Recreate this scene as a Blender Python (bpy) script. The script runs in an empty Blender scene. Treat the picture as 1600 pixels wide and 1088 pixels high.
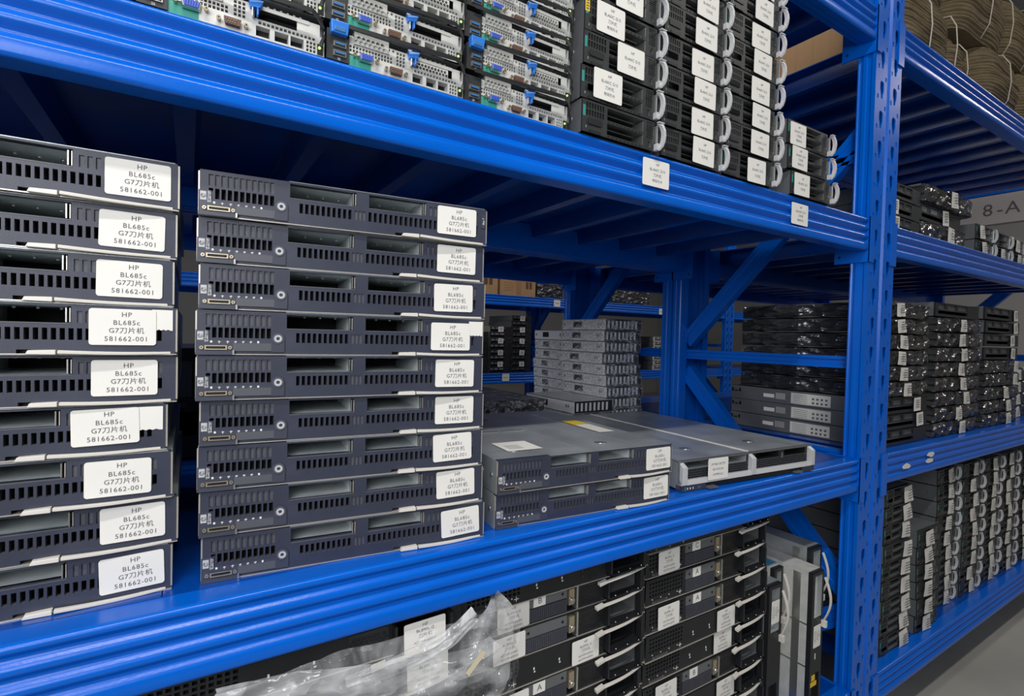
import bpy, math, random
from mathutils import Vector, Matrix, noise
from mathutils.geometry import tessellate_polygon
C = bpy.context.scene.collection
PI = math.pi
# ------------------------------------------------------------------ camera
YAW, PITCH, ROLL, FPX = .560176, -.023359, .024549, 805.97
cam_d = bpy.data.cameras.new('camera'); cam = bpy.data.objects.new('camera', cam_d); C.objects.link(cam)
cam_d.sensor_width = 36; cam_d.lens = FPX/1600*36; cam_d.clip_start = .02; cam_d.clip_end = 60
fw = Vector((math.sin(YAW)*math.cos(PITCH), math.cos(YAW)*math.cos(PITCH), math.sin(PITCH)))
rt = Vector((math.cos(YAW), -math.sin(YAW), 0)); up = rt.cross(fw)
r2 = math.cos(ROLL)*rt + math.sin(ROLL)*up; u2 = -math.sin(ROLL)*rt + math.cos(ROLL)*up
mw = Matrix((r2, u2, -fw)).transposed().to_4x4(); mw.translation = (-1.54902, -.67482, .31361)
cam.matrix_world = mw
bpy.context.scene.camera = cam
# ------------------------------------------------------------------ world and lamps
vs = bpy.context.scene.view_settings
vs.view_transform = 'Standard'; vs.look = 'None'; vs.gamma = 1; vs.use_curve_mapping = False; vs.exposure = 0.32
w = bpy.data.worlds.new('warehouse_air'); bpy.context.scene.world = w; w.use_nodes = True
w.node_tree.nodes['Background'].inputs[0].default_value = (.75, .85, 1, 1)
w.node_tree.nodes['Background'].inputs[1].default_value = .075
def area(name, loc, target, sx, sy, power, col=(1, 1, 1), spread=180):
    d = bpy.data.lights.new(name, 'AREA'); d.shape = 'RECTANGLE'; d.size = sx; d.size_y = sy
    d.energy = power; d.color = col; d.spread = math.radians(spread)
    o = bpy.data.objects.new(name, d); C.objects.link(o); o.location = loc
    o.rotation_euler = (Vector(target)-Vector(loc)).to_track_quat('-Z', 'Y').to_euler()
    return o
area('window_light', (-2.45, -1.5, .95), (-1.4, 0, .15), 1.2, 1.2, 30, (.97, .98, 1))
area('ceiling_tube_light', (-1.6, -1.35, 2.7), (-1.6, -.9, 0), 1.4, .10, 40, (1, .98, .95))
area('ceiling_tube_light', (1.6, -1.35, 2.7), (1.6, -.9, 0), 1.4, .10, 11, (1, .95, .88))
area('ceiling_tube_light', (0.6, 2.15, 2.9), (0.6, 2.15, 0), 2.4, .15, 16, (1, .95, .88))
area('ceiling_tube_light', (3.6, 2.15, 2.9), (3.6, 2.15, 0), 2.4, .15, 18, (1, .95, .88))
area('ceiling_tube_light', (5.0, -1.0, 3.0), (5.2, -1, 0), .2, 2.0, 45, (1, .93, .88))
area('side_fill_light', (-4.6, 1.3, 1.2), (0, 1.0, .1), 1.6, 1.6, 34, (.97, .98, 1))  # added fill from the far left to brighten the wrapped stacks

ZU, ZT, ZM, ZB, HB = .654, 1.2146, 0.0, -.6443, .0872
PW, DEP, FL = .15, .658, .045
FLOOR = -.95
# ------------------------------------------------------------------ materials
MAT = {}
def mat(name, col, rough=.5, metal=0., coat=0., bump=0., bscale=200., var=0., vscale=8., alpha=1., spec=.5, emit=None, stretch=None):
    m = bpy.data.materials.new(name); m.use_nodes = True; nt = m.node_tree; b = nt.nodes['Principled BSDF']
    b.inputs['Base Color'].default_value = (*col, 1); b.inputs['Roughness'].default_value = rough
    b.inputs['Metallic'].default_value = metal; b.inputs['Coat Weight'].default_value = coat
    b.inputs['Coat Roughness'].default_value = .12
    b.inputs['Specular IOR Level'].default_value = spec; b.inputs['Alpha'].default_value = alpha
    tc = nt.nodes.new('ShaderNodeTexCoord')
    src = tc.outputs['Object']
    if stretch:
        mp = nt.nodes.new('ShaderNodeMapping'); mp.inputs['Scale'].default_value = stretch
        nt.links.new(src, mp.inputs[0]); src = mp.outputs[0]
    if var > 0:
        n = nt.nodes.new('ShaderNodeTexNoise'); n.inputs['Scale'].default_value = vscale; n.inputs['Detail'].default_value = 5
        nt.links.new(src, n.inputs['Vector'])
        r = nt.nodes.new('ShaderNodeValToRGB'); r.color_ramp.elements[0].position = .3; r.color_ramp.elements[1].position = .7
        r.color_ramp.elements[0].color = (*[c*(1-var) for c in col], 1); r.color_ramp.elements[1].color = (*[min(1, c*(1+var)) for c in col], 1)
        nt.links.new(n.outputs['Fac'], r.inputs[0]); nt.links.new(r.outputs[0], b.inputs['Base Color'])
        mr = nt.nodes.new('ShaderNodeMapRange'); mr.inputs['To Min'].default_value = max(.03, rough*(1-.4*var)); mr.inputs['To Max'].default_value = min(1, rough*(1+.5*var))
        nt.links.new(n.outputs['Fac'], mr.inputs['Value']); nt.links.new(mr.outputs[0], b.inputs['Roughness'])
    if bump > 0:
        n2 = nt.nodes.new('ShaderNodeTexNoise'); n2.inputs['Scale'].default_value = bscale; n2.inputs['Detail'].default_value = 3
        nt.links.new(src, n2.inputs['Vector'])
        bp = nt.nodes.new('ShaderNodeBump'); bp.inputs['Strength'].default_value = bump; bp.inputs['Distance'].default_value = .002
        nt.links.new(n2.outputs['Fac'], bp.inputs['Height']); nt.links.new(bp.outputs[0], b.inputs['Normal'])
    if emit:
        b.inputs['Emission Color'].default_value = (*emit[0], 1); b.inputs['Emission Strength'].default_value = emit[1]
    MAT[name] = m; return m
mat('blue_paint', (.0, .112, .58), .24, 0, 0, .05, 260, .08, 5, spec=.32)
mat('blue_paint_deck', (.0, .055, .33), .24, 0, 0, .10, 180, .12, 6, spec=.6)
mat('navy_plastic', (.036, .041, .066), .42, 0, 0, .1, 900, .12, 30)
mat('navy_tab', (.05, .055, .08), .38)
mat('grey_plastic', (.085, .09, .105), .45)
mat('recess_dark', (.004, .004, .006), .6)
mat('recess_grey', (.075, .078, .095), .5)
mat('galvanised_steel', (.40, .43, .44), .33, .45, 0, .08, 300, .2, 14)
mat('cage_steel', (.6, .65, .66), .35, .15, 0, .05, 200, .12, 30)
mat('bright_steel', (.62, .62, .6), .3, .9)
mat('node_steel', (.62, .62, .59), .42, .25, 0, 0, 1, .1, 40)
mat('silver_side', (.8, .8, .79), .35, .1)
mat('lip_steel', (.62, .58, .52), .35, .6)
mat('lever_cream', (.66, .63, .57), .35)
mat('handle_grey', (.52, .52, .53), .35)
mat('paper', (.80, .78, .73), .62, 0, 0, 0, 1, .02, 20)
mat('paper_dim', (.72, .7, .64), .6, 0, 0, 0, 1, .04, 30)
mat('ink', (.12, .12, .13), .7)
mat('ink_white', (.8, .8, .8), .6)
mat('gold_metal', (.55, .47, .34), .35, .8)
mat('white_ring', (.5, .51, .53), .35)
mat('vga_blue', (.06, .13, .62), .4)
mat('latch_blue', (.03, .2, .7), .35)
mat('usb_blue', (.04, .16, .38), .4)
mat('serial_brown', (.12, .06, .04), .5)
mat('pcb_green', (.05, .33, .25), .45)
mat('led_green', (.45, .8, .2), .4, emit=((.6, 1, .2), .5))
mat('black_plastic', (.013, .014, .016), .4, 0, 0, .08, 700, .15, 30)
mat('charcoal', (.026, .028, .029), .42, 0, 0, .08, 700, .15, 30)
mat('dark_glossy', (.012, .012, .014), .2)
mat('teal_tag', (.03, .25, .22), .5)
mat('yellow_tag', (.75, .5, .03), .5)
mat('grey_module', (.05, .052, .07), .5)
mat('strip_metal', (.15, .158, .165), .38, .3)
mat('blue_tape', (.08, .35, .6), .45, 0, 0, 0, 1, .25, 60)
mat('cardboard', (.42, .25, .12), .8, 0, 0, 0, 1, .08, 10)
mat('tape_tan', (.62, .56, .38), .5)
mat('cardboard_tape', (.35, .2, .09), .5)
mat('cloth', (.17, .128, .07), .95, 0, 0, .9, 160, .22, 22, stretch=(1, 1, 3.5))
mat('twine', (.58, .53, .43), .8)
mat('concrete', (.36, .35, .315), .55, 0, 0, .1, 60, .16, 2.2)
mat('wall_paint', (.36, .35, .34), .85)
mat('ceiling_paint', (.3, .3, .3), .9)
mat('board_white', (.62, .57, .57), .6)
mat('marker_grey', (.16, .14, .15), .7)
mat('tube_glow', (.9, .9, .85), .4, emit=((1, .97, .9), 1.5))
def film(name, col, a_lo, a_hi, scale, bump, stretch=(1, 1, 1), rough=.16, metal=0.):
    m = mat(name, col, rough, metal, spec=.9); nt = m.node_tree; b = nt.nodes['Principled BSDF']
    tc = nt.nodes.new('ShaderNodeTexCoord'); mp = nt.nodes.new('ShaderNodeMapping'); mp.inputs['Scale'].default_value = stretch
    nt.links.new(tc.outputs['Object'], mp.inputs[0])
    n = nt.nodes.new('ShaderNodeTexNoise'); n.inputs['Scale'].default_value = scale; n.inputs['Detail'].default_value = 6
    n.inputs['Distortion'].default_value = 1.6
    nt.links.new(mp.outputs[0], n.inputs['Vector'])
    mr = nt.nodes.new('ShaderNodeMapRange'); mr.inputs['From Min'].default_value = .42; mr.inputs['From Max'].default_value = .68
    mr.inputs['To Min'].default_value = a_lo; mr.inputs['To Max'].default_value = a_hi
    nt.links.new(n.outputs['Fac'], mr.inputs['Value']); nt.links.new(mr.outputs[0], b.inputs['Alpha'])
    wn = nt.nodes.new('ShaderNodeTexNoise'); wn.inputs['Scale'].default_value = scale*.8; wn.inputs['Detail'].default_value = 3
    nt.links.new(mp.outputs[0], wn.inputs['Vector'])
    ad = nt.nodes.new('ShaderNodeMixRGB'); ad.blend_type = 'ADD'; ad.inputs[0].default_value = .12
    nt.links.new(mp.outputs[0], ad.inputs[1]); nt.links.new(wn.outputs['Color'], ad.inputs[2])
    n2 = nt.nodes.new('ShaderNodeTexVoronoi'); n2.inputs['Scale'].default_value = scale*1.5
    nt.links.new(ad.outputs[0], n2.inputs['Vector'])
    bp = nt.nodes.new('ShaderNodeBump'); bp.inputs['Strength'].default_value = bump; bp.inputs['Distance'].default_value = .35/scale
    nt.links.new(n2.outputs['Distance'], bp.inputs['Height']); nt.links.new(bp.outputs[0], b.inputs['Normal'])
    return m
film('clear_film', (.86, .87, .88), .07, .40, 9, .7, (1, 1, 1.6), .1)
film('fold_film', (.86, .87, .88), .18, .72, 9, .55, (1, 1, 1.4), .12)
film('wrap_film', (.86, .87, .89), .08, .7, 34, 1.0, (1, 1, 1.6), .1)
film('dark_film', (.055, .056, .058), .8, 1.0, 9, 1.0, (1.3, 1, 2.6), .14)
film('silver_film', (.5, .51, .52), .75, 1.0, 45, .9, (1, 1, 1.5), .22, .6)
# ------------------------------------------------------------------ mesh helpers
class MB:
    def __init__(s): s.v = []; s.f = []; s.mi = []; s.ms = []; s.sm = []
    def m(s, name):
        if name not in s.ms: s.ms.append(name)
        return s.ms.index(name)
    def face(s, pts, mn, smooth=False):
        b = len(s.v); s.v.extend([tuple(p) for p in pts]); s.f.append(tuple(range(b, b+len(pts)))); s.mi.append(s.m(mn)); s.sm.append(smooth)
    def box(s, x0, x1, y0, y1, z0, z1, mn):
        b = len(s.v); s.v += [(x0,y0,z0),(x1,y0,z0),(x1,y1,z0),(x0,y1,z0),(x0,y0,z1),(x1,y0,z1),(x1,y1,z1),(x0,y1,z1)]
        k = s.m(mn)
        for q in ((0,3,2,1),(4,5,6,7),(0,1,5,4),(1,2,6,5),(2,3,7,6),(3,0,4,7)):
            s.f.append(tuple(b+i for i in q)); s.mi.append(k); s.sm.append(False)
    def hexa(s, p, mn):      # 8 free corners, same order as box
        b = len(s.v); s.v += [tuple(q) for q in p]; k = s.m(mn)
        for q in ((0,3,2,1),(4,5,6,7),(0,1,5,4),(1,2,6,5),(2,3,7,6),(3,0,4,7)):
            s.f.append(tuple(b+i for i in q)); s.mi.append(k); s.sm.append(False)
    def plate(s, x0, x1, z0, z1, y, holes, mn):
        """front plate facing -y; holes = (x0,x1,z0,z1,depth,wall,back or None)"""
        xs = sorted({x0, x1, *[h[0] for h in holes], *[h[1] for h in holes]}); zs = sorted({z0, z1, *[h[2] for h in holes], *[h[3] for h in holes]})
        xs = [x for x in xs if x0 <= x <= x1]; zs = [z for z in zs if z0 <= z <= z1]
        for j in range(len(zs)-1):
            zc = (zs[j]+zs[j+1])/2; run = None
            for i in range(len(xs)-1):
                xc = (xs[i]+xs[i+1])/2
                inside = any(h[0] < xc < h[1] and h[2] < zc < h[3] for h in holes)
                if not inside and run is None: run = xs[i]
                if inside and run is not None:
                    s.face([(run,y,zs[j]),(xs[i],y,zs[j]),(xs[i],y,zs[j+1]),(run,y,zs[j+1])], mn); run = None
            if run is not None: s.face([(run,y,zs[j]),(xs[-1],y,zs[j]),(xs[-1],y,zs[j+1]),(run,y,zs[j+1])], mn)
        for a, b_, c, d, dp, wm, bm in holes:
            Y = y+dp
            s.face([(a,y,c),(b_,y,c),(b_,Y,c),(a,Y,c)], wm); s.face([(a,y,d),(a,Y,d),(b_,Y,d),(b_,y,d)], wm)
            s.face([(a,y,c),(a,Y,c),(a,Y,d),(a,y,d)], wm); s.face([(b_,y,c),(b_,y,d),(b_,Y,d),(b_,Y,c)], wm)
            if bm: s.face([(a,Y,c),(b_,Y,c),(b_,Y,d),(a,Y,d)], bm)
    def polyplate(s, outer, holes, y, dp, mn, wm, bm, M=None):
        """flat plate in xz with polygon holes (lists of (x,z))"""
        M = M or (lambda p: p)
        loops = [[Vector((x, z, 0)) for x, z in outer]] + [[Vector((x, z, 0)) for x, z in h] for h in holes]
        flat = [p for l in loops for p in l]
        b = len(s.v); s.v += [tuple(M((p.x, y, p.y))) for p in flat]; k = s.m(mn)
        for t in tessellate_polygon(loops):
            s.f.append(tuple(b+i for i in t)); s.mi.append(k); s.sm.append(False)
        for h in holes:
            n = len(h)
            for i in range(n):
                (a, c), (d, e) = h[i], h[(i+1) % n]
                s.face([M((a,y,c)), M((a,y+dp,c)), M((d,y+dp,e)), M((d,y,e))], wm)
            if bm: s.face([M((a, y+dp, c)) for a, c in h], bm)
    def cyl(s, c, ax, r, h, n, mn, r1=None):
        """cylinder from c along axis vector ax length h"""
        ax = Vector(ax).normalized(); t = Vector((0,0,1)) if abs(ax.z) < .9 else Vector((1,0,0))
        u = ax.cross(t).normalized(); v = ax.cross(u); c = Vector(c); r1 = r if r1 is None else r1
        b = len(s.v); k = s.m(mn)
        for rr, hh in ((r, 0), (r1, h)):
            for i in range(n):
                a = 2*PI*i/n; s.v.append(tuple(c+ax*hh+(u*math.cos(a)+v*math.sin(a))*rr))
        for i in range(n):
            j = (i+1) % n; s.f.append((b+i, b+j, b+n+j, b+n+i)); s.mi.append(k); s.sm.append(True)
        s.f.append(tuple(b+i for i in range(n))[::-1]); s.mi.append(k); s.sm.append(False)
        s.f.append(tuple(b+n+i for i in range(n))); s.mi.append(k); s.sm.append(False)
    def ring(s, x, z, y, r0, r1, th, n, mn):
        k = s.m(mn); b = len(s.v)
        for rr, yy in ((r0, y), (r1, y), (r1, y+th), (r0, y+th)):
            for i in range(n): a = 2*PI*i/n; s.v.append((x+math.cos(a)*rr, yy, z+math.sin(a)*rr))
        for q in range(4):
            for i in range(n):
                j = (i+1) % n; p = (q+1) % 4
                s.f.append((b+q*n+i, b+q*n+j, b+p*n+j, b+p*n+i)); s.mi.append(k); s.sm.append(False)
    def sweep(s, pts, sec, mn, smooth=True, upv=(0,0,1), caps=True):
        """sweep section [(a,b)] along pts; a = side, b = up; sec may be a function of index"""
        k = s.m(mn); b = len(s.v); pts = [Vector(p) for p in pts]; n = None
        for i, p in enumerate(pts):
            t = (pts[min(i+1, len(pts)-1)]-pts[max(i-1, 0)]).normalized(); U = Vector(upv)
            sd = t.cross(U).normalized(); U = sd.cross(t)
            sc = sec(i) if callable(sec) else sec; n = len(sc)
            s.v += [tuple(p+sd*a+U*c) for a, c in sc]
        for i in range(len(pts)-1):
            for j in range(n):
                q = (j+1) % n; s.f.append((b+i*n+j, b+i*n+q, b+(i+1)*n+q, b+(i+1)*n+j)); s.mi.append(k); s.sm.append(smooth)
        if caps:
            s.f.append(tuple(b+j for j in range(n))[::-1]); s.mi.append(k); s.sm.append(False)
            s.f.append(tuple(b+(len(pts)-1)*n+j for j in range(n))); s.mi.append(k); s.sm.append(False)
    def tube(s, pts, r, n, mn, upv=(0,0,1)):
        s.sweep(pts, [(math.cos(2*PI*i/n)*r, math.sin(2*PI*i/n)*r) for i in range(n)], mn, True, upv)
    def text(s, key, x, y, z, mn, sx=1., rot=0.):
        """stamp a cached text mesh, facing -y, at x,y,z"""
        me = TXT[key]; b = len(s.v); k = s.m(mn); c, q = math.cos(rot), math.sin(rot)
        s.v += [(x+sx*(v.co.x*c-v.co.y*q), y, z+sx*(v.co.x*q+v.co.y*c)) for v in me.vertices]
        for p in me.polygons: s.f.append(tuple(b+i for i in p.vertices)); s.mi.append(k); s.sm.append(False)
    def mesh(s, name, shift=None):
        me = bpy.data.meshes.new(name); me.from_pydata(s.v, [], s.f)
        for n in s.ms: me.materials.append(MAT[n])
        me.polygons.foreach_set('material_index', s.mi); me.polygons.foreach_set('use_smooth', s.sm)
        me.update()
        return me
    def build(s, name, parent=None, loc=(0,0,0), rz=0., bevel=0.):
        me = s.mesh(name)
        o = bpy.data.objects.new(name, me); C.objects.link(o); o.parent = parent; o.location = loc; o.rotation_euler = (0, 0, rz)
        if bevel:
            md = o.modifiers.new('bevel', 'BEVEL'); md.width = bevel; md.segments = 2; md.limit_method = 'ANGLE'
        return o
TXT = {}
def mktext(key, body, size, spacing=1.0, align='CENTER', shear=0., line=1.0):
    cu = bpy.data.curves.new(key, 'FONT'); cu.body = body; cu.size = size; cu.align_x = align; cu.align_y = 'CENTER'
    cu.space_character = spacing; cu.space_line = line; cu.shear = shear; cu.resolution_u = 2
    o = bpy.data.objects.new(key, cu); C.objects.link(o)
    dg = bpy.context.evaluated_depsgraph_get(); me = bpy.data.meshes.new_from_object(o.evaluated_get(dg))
    bpy.data.objects.remove(o); TXT[key] = me
mktext('hp', 'HP', .0075, 1.1); mktext('bl685', 'BL685c', .0075, 1.12); mktext('g7', 'G7刀片机', .0075, 1.05); mktext('pn', '581662-001', .0075, 1.12)
mktext('hps', 'HP', .0072, 1.05); mktext('bl460', 'BL460C G10', .0072, 1.05); mktext('dao', '刀片机', .0072, 1.0); mktext('arr', '带阵列卡', .0066, 1.0)
mktext('bl890', 'BL890c i2', .0070); mktext('ad1', 'AD399-60001', .0062); mktext('ad2', 'AD399-60003', .0062)
mktext('c1', 'HP 860 G8刀片', .0068); mktext('c2', 'BD1076-001', .0068); mktext('c3', '629989-621', .0068)
mktext('logo', 'hp', .0065, 1, 'CENTER', .3); mktext('A', 'A', .016); mktext('B', 'B', .016); mktext('Cc', 'C', .016)
mktext('bay', 'Bay 7', .006); mktext('one', '1', .006); mktext('pro', 'HP ProLiant', .0028); mktext('pro2', 'BL685c G7', .0028)
mktext('sign8', '8', .24); mktext('signdash', '-', .24); mktext('signA', 'A', .24); mktext('ss', 'SS', .004); mktext('ce', 'CE', .008)
# ------------------------------------------------------------------ things
def thing(name, label, cat, loc=(0,0,0), rz=0., group=None):
    o = bpy.data.objects.new(name, None); o.empty_display_size = .02; C.objects.link(o)
    o.location = loc; o.rotation_euler = (0, 0, rz); o['label'] = label; o['category'] = cat
    if group: o['group'] = group
    return o
def tag(o, label, cat, group=None, kind=None):
    o['label'] = label; o['category'] = cat
    if group: o['group'] = group
    if kind: o['kind'] = kind
    return o
def struct(o): o['kind'] = 'structure'; return o
def dup(root, loc, rz, label, group=None, skip=()):
    r = root.copy(); C.objects.link(r); r.location = loc; r.rotation_euler = (0, 0, rz); r['label'] = label
    if group: r['group'] = group
    for ch in root.children:
        if ch.name.split('.')[0] in skip: continue
        c = ch.copy(); C.objects.link(c); c.parent = r
        for g in ch.children:
            d = g.copy(); C.objects.link(d); d.parent = c
    return r
ORD = ['topmost', 'second down', 'third down', 'fourth down', 'fifth down', 'sixth down', 'seventh down', 'eighth down', 'ninth down', 'tenth down', 'eleventh down', 'twelfth down']
def nth(i, n): return 'lowest' if i == n-1 else ORD[i]
# ================================================================== ROOM
def room():
    b = MB(); b.box(-6, 9, -4, 8.2, FLOOR-.1, FLOOR, 'concrete'); struct(b.build('floor'))
    b = MB(); b.box(-6, 9, -4, 8.2, 4.2, 4.3, 'ceiling_paint'); struct(b.build('ceiling'))
    b = MB(); b.box(-6, 9, 8, 8.2, FLOOR, 4.2, 'wall_paint'); struct(b.build('wall_back'))
    b = MB(); b.box(8, 8.2, -4, 8, FLOOR, 4.2, 'wall_paint'); struct(b.build('wall_right'))
room()
# ================================================================== RACKS
def beam_profile():
    """front corrugations in (y, z) from top to bottom, z relative to the beam top"""
    pts = [(.007, 0), (.0035, -.0006), (.001, -.002), (0, -.005)]
    h = HB
    for c in (.185, .445, .70):
        for k in range(-5, 6):
            d = k/5*.115; pts.append((.0068*(.5+.5*math.cos(PI*k/5)), -h*(c+d)))
    pts += [(0, -h+.005), (.001, -h+.0015), (.004, -h)]
    return pts
def beam_mesh(b, x0, x1, y0, ztop, flip=False):
    prof = beam_profile() + [(.016, -HB), (.0165, -HB+.0015), (.030, -HB+.0015), (.031, -HB+.004), (.045, -HB+.004), (.045, -.006), (.038, -.006), (.038, 0)]
    sg = -1 if flip else 1
    P = [(y0+sg*y, ztop+z) for y, z in prof]; n = len(P); k = b.m('blue_paint'); b0 = len(b.v); sm = len(beam_profile())
    b.v += [(x0, y, z) for y, z in P] + [(x1, y, z) for y, z in P]
    for i in range(n):
        j = (i+1) % n; b.f.append((b0+i, b0+j, b0+n+j, b0+n+i)); b.mi.append(k); b.sm.append(i < sm-1)
    b.face([(x0, y, z) for y, z in P], 'blue_paint'); b.face([(x1, y, z) for y, z in P][::-1], 'blue_paint')
def connector(b, x, side, y0, ztop, sg=1):
    """side -1: sits on the post's left flank (beam to the left)."""
    z0, z1 = ztop-HB-.03, ztop+.004
    a, c = sorted((y0-sg*.003, y0+sg*.085)); e, f = sorted((y0-sg*.004, y0-sg*.0005))
    if side < 0: b.box(x-.004, x-.0004, a, c, z0, z1, 'blue_paint'); b.box(x-.004, x+.022, e, f, z0, z1, 'blue_paint')
    else: b.box(x+.0004, x+.004, a, c, z0, z1, 'blue_paint'); b.box(x-.03, x+.004, e, f, z0, z1, 'blue_paint')
    for dz in (.012, HB+.012): b.cyl((x+side*.004, y0+sg*.072, ztop-dz), (side, 0, 0), .0035, .0008, 8, 'recess_dark')
LEV = {'top': ZT, 'upper': ZU, 'middle': ZM, 'lower': ZB}
def shelf_beam(x0, x1, y, lev, flip, label, group):
    t = thing('shelf_beam', label, 'shelf beam', (x0, y, LEV[lev]), 0, group)
    b = MB(); beam_mesh(b, .004, x1-x0-.004, 0, 0, flip); b.build('beam_rail', t)
    sg = -1 if flip else 1
    b = MB(); connector(b, 0, 1, 0, 0, sg); b.build('connector_plate', t)
    b = MB(); connector(b, x1-x0, -1, 0, 0, sg); b.build('connector_plate', t)
    return t
def deck(x0, x1, y0, y1, z, label, group):
    t = thing('shelf_deck', label, 'shelf deck', (x0, y0, z), 0, group)
    W, D = x1-x0, y1-y0; b = MB(); n = round(W/.178); pw = W/n
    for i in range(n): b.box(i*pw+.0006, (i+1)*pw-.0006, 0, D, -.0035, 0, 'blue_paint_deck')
    b.build('deck_panel', t); b = MB()
    off = (-1.735-x0) % .178
    x = off if off > .024 else off+.178
    while x < W-.04:
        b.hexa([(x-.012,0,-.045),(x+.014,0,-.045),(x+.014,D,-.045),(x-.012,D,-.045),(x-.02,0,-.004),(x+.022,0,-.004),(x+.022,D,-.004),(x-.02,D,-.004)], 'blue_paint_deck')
        x += .178
    b.build('support_rib', t)
    return t
def post(b, fy, sg, zlo, zhi, holes=True):
    """omega post, front face at y=fy looking along -sg*y, local x 0..PW"""
    Y = lambda d: fy+sg*d
    # flanks with rounded ridges
    side = [(0, 0), (0, .010), (.0035, .013), (.0035, .021), (0, .024), (0, .032), (.003, .035), (.003, .040), (0, .045)]
    for mir in (0, 1):
        P = [(PW-x, Y(d)) if mir else (x, Y(d)) for x, d in side]
        for i in range(len(P)-1):
            (xa, ya), (xb, yb) = P[i], P[i+1]
            b.face([(xa,ya,zlo),(xb,yb,zlo),(xb,yb,zhi),(xa,ya,zhi)], 'blue_paint')
        # return lip
        xa = PW-.0 if mir else 0; xl = PW-.03 if mir else .03
        b.box(min(xa, xl), max(xa, xl), min(Y(.043), Y(.045)), max(Y(.043), Y(.045)), zlo, zhi, 'blue_paint')
        # inner skin of the flank
        xi = PW-.0045 if mir else .0045
        b.face([(xi,Y(.002),zlo),(xi,Y(.043),zlo),(xi,Y(.043),zhi),(xi,Y(.002),zhi)], 'blue_paint')
    # groove in the middle
    g = [(.066, 0), (.0705, .007), (.0795, .007), (.084, 0)]
    for i in range(3):
        (xa, da), (xb, db) = g[i], g[i+1]
        b.face([(xa,Y(da),zlo),(xb,Y(db),zlo),(xb,Y(db),zhi),(xa,Y(da),zhi)], 'blue_paint')
    M = lambda p: (p[0], Y(p[1]), p[2])
    if holes:
        ch = .08; n = int((zhi-zlo)/ch); ch = (zhi-zlo)/n
        for s0, s1, ph in ((0, .066, 0), (.084, PW, .5)):
            for i in range(n):
                z = zlo+i*ch; cx = (s0+s1)/2+ (.004 if s0 == 0 else -.004)
                big = [(cx-.005, z+.012), (cx+.004, z+.012), (cx+.007, z+.024), (cx+.0115, z+.032), (cx+.0115, z+.052), (cx+.006, z+.058), (cx-.006, z+.058), (cx-.0105, z+.05), (cx-.0105, z+.034), (cx-.006, z+.026)]
                hs = [big]
                for dx, dz in ((-.021, .008), (.0215, .062)):
                    hs.append([(cx+dx-.0035, z+dz), (cx+dx+.0035, z+dz), (cx+dx+.0035, z+dz+.012), (cx+dx-.0035, z+dz+.012)])
                b.polyplate([(s0, z), (s1, z), (s1, z+ch), (s0, z+ch)], hs, 0, .0035, 'blue_paint', 'blue_paint', None, M)
        for s0, s1 in ((.001, .066), (.084, PW-.001)):      # added blue backing sheet, set close so the slots look lighter
            b.face([(s0,Y(.008),zlo),(s1,Y(.008),zlo),(s1,Y(.008),zhi),(s0,Y(.008),zhi)], 'blue_paint')
    else:
        for s0, s1 in ((0, .066), (.084, PW)): b.face([(s0,Y(0),zlo),(s1,Y(0),zlo),(s1,Y(0),zhi),(s0,Y(0),zhi)], 'blue_paint')
def brace(b, p, q, wd=.042, th=.03):
    """C channel in the x = const plane"""
    p, q = Vector(p), Vector(q); d = (q-p).normalized(); nrm = Vector((1,0,0)); s = d.cross(nrm).normalized()
    h = wd/2
    sec = [(-h, 0), (-h*.45, 0), (-h*.35, .004), (h*.35, .004), (h*.45, 0), (h, 0), (h, th), (h-.003, th), (h-.003, .0075), (-h+.003, .0075), (-h+.003, th), (-h, th)]
    k = b.m('blue_paint'); b0 = len(b.v); n = len(sec)
    for r in (p, q): b.v += [tuple(r+s*a+nrm*c) for a, c in sec]
    for i in range(n):
        j = (i+1) % n; b.f.append((b0+i, b0+j, b0+n+j, b0+n+i)); b.mi.append(k); b.sm.append(False)
def upright(x, y0, label, group, zhi=1.85, holes=True, detail=True):
    t = thing('rack_upright', label, 'rack upright', (x, y0, FLOOR), 0, group); H = zhi-FLOOR; zf = -FLOOR
    b = MB(); post(b, 0, 1, 0, H, holes); b.box(.0, PW, .0, .07, 0, .004, 'blue_paint'); b.build('post', t)
    b = MB(); post(b, DEP, -1, 0, H, False); b.box(.0, PW, DEP-.07, DEP, 0, .004, 'blue_paint'); b.build('post', t)
    D0, D1 = FL-.005, DEP-FL+.005; xc = .03
    for z in (.262, -.01, .84+.262-.262):
        if z == .84: continue
        b = MB(); brace(b, (xc, D0, zf+z), (xc, D1, zf+z), .034 if z > 0 else .04); b.build('horizontal_brace', t)
    for (ya, za), (yb, zb) in (((D1, .31), (D0, .90)), ((D1, .20), (D0, -.39)), ((D0, -.45), (D1, -.90))):
        b = MB(); brace(b, (xc, ya, zf+za), (xc, yb, zf+zb), .055); b.build('diagonal_brace', t)
    return t
XL = -2.25
def rack(y0, nm, grp, bays, levels=('top', 'upper', 'middle', 'lower'), ups=None, holes=True):
    xs = ups if ups is not None else [XL, 0, 2.25]
    names = {'top': 'topmost', 'upper': 'upper', 'middle': 'middle', 'lower': 'lowest'}
    for lv in levels:
        for (xa, xb, bn) in bays:
            shelf_beam(xa, xb, y0, lv, False, f'blue ribbed front beam of the {names[lv]} shelf, {bn} {nm}', grp+' beams')
            shelf_beam(xa, xb, y0+DEP, lv, True, f'blue rear beam of the {names[lv]} shelf, {bn} {nm}', grp+' beams')
            deck(xa+.004, xb-.004, y0+.0385, y0+DEP-.0385, LEV[lv]+.0005, f'blue steel deck of the {names[lv]} shelf, {bn} {nm}', grp+' decks')
rack(0, 'of the nearest rack', 'nearest rack', [(XL+PW, 0, 'first bay'), (PW, 2.25, 'second bay')])
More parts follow.
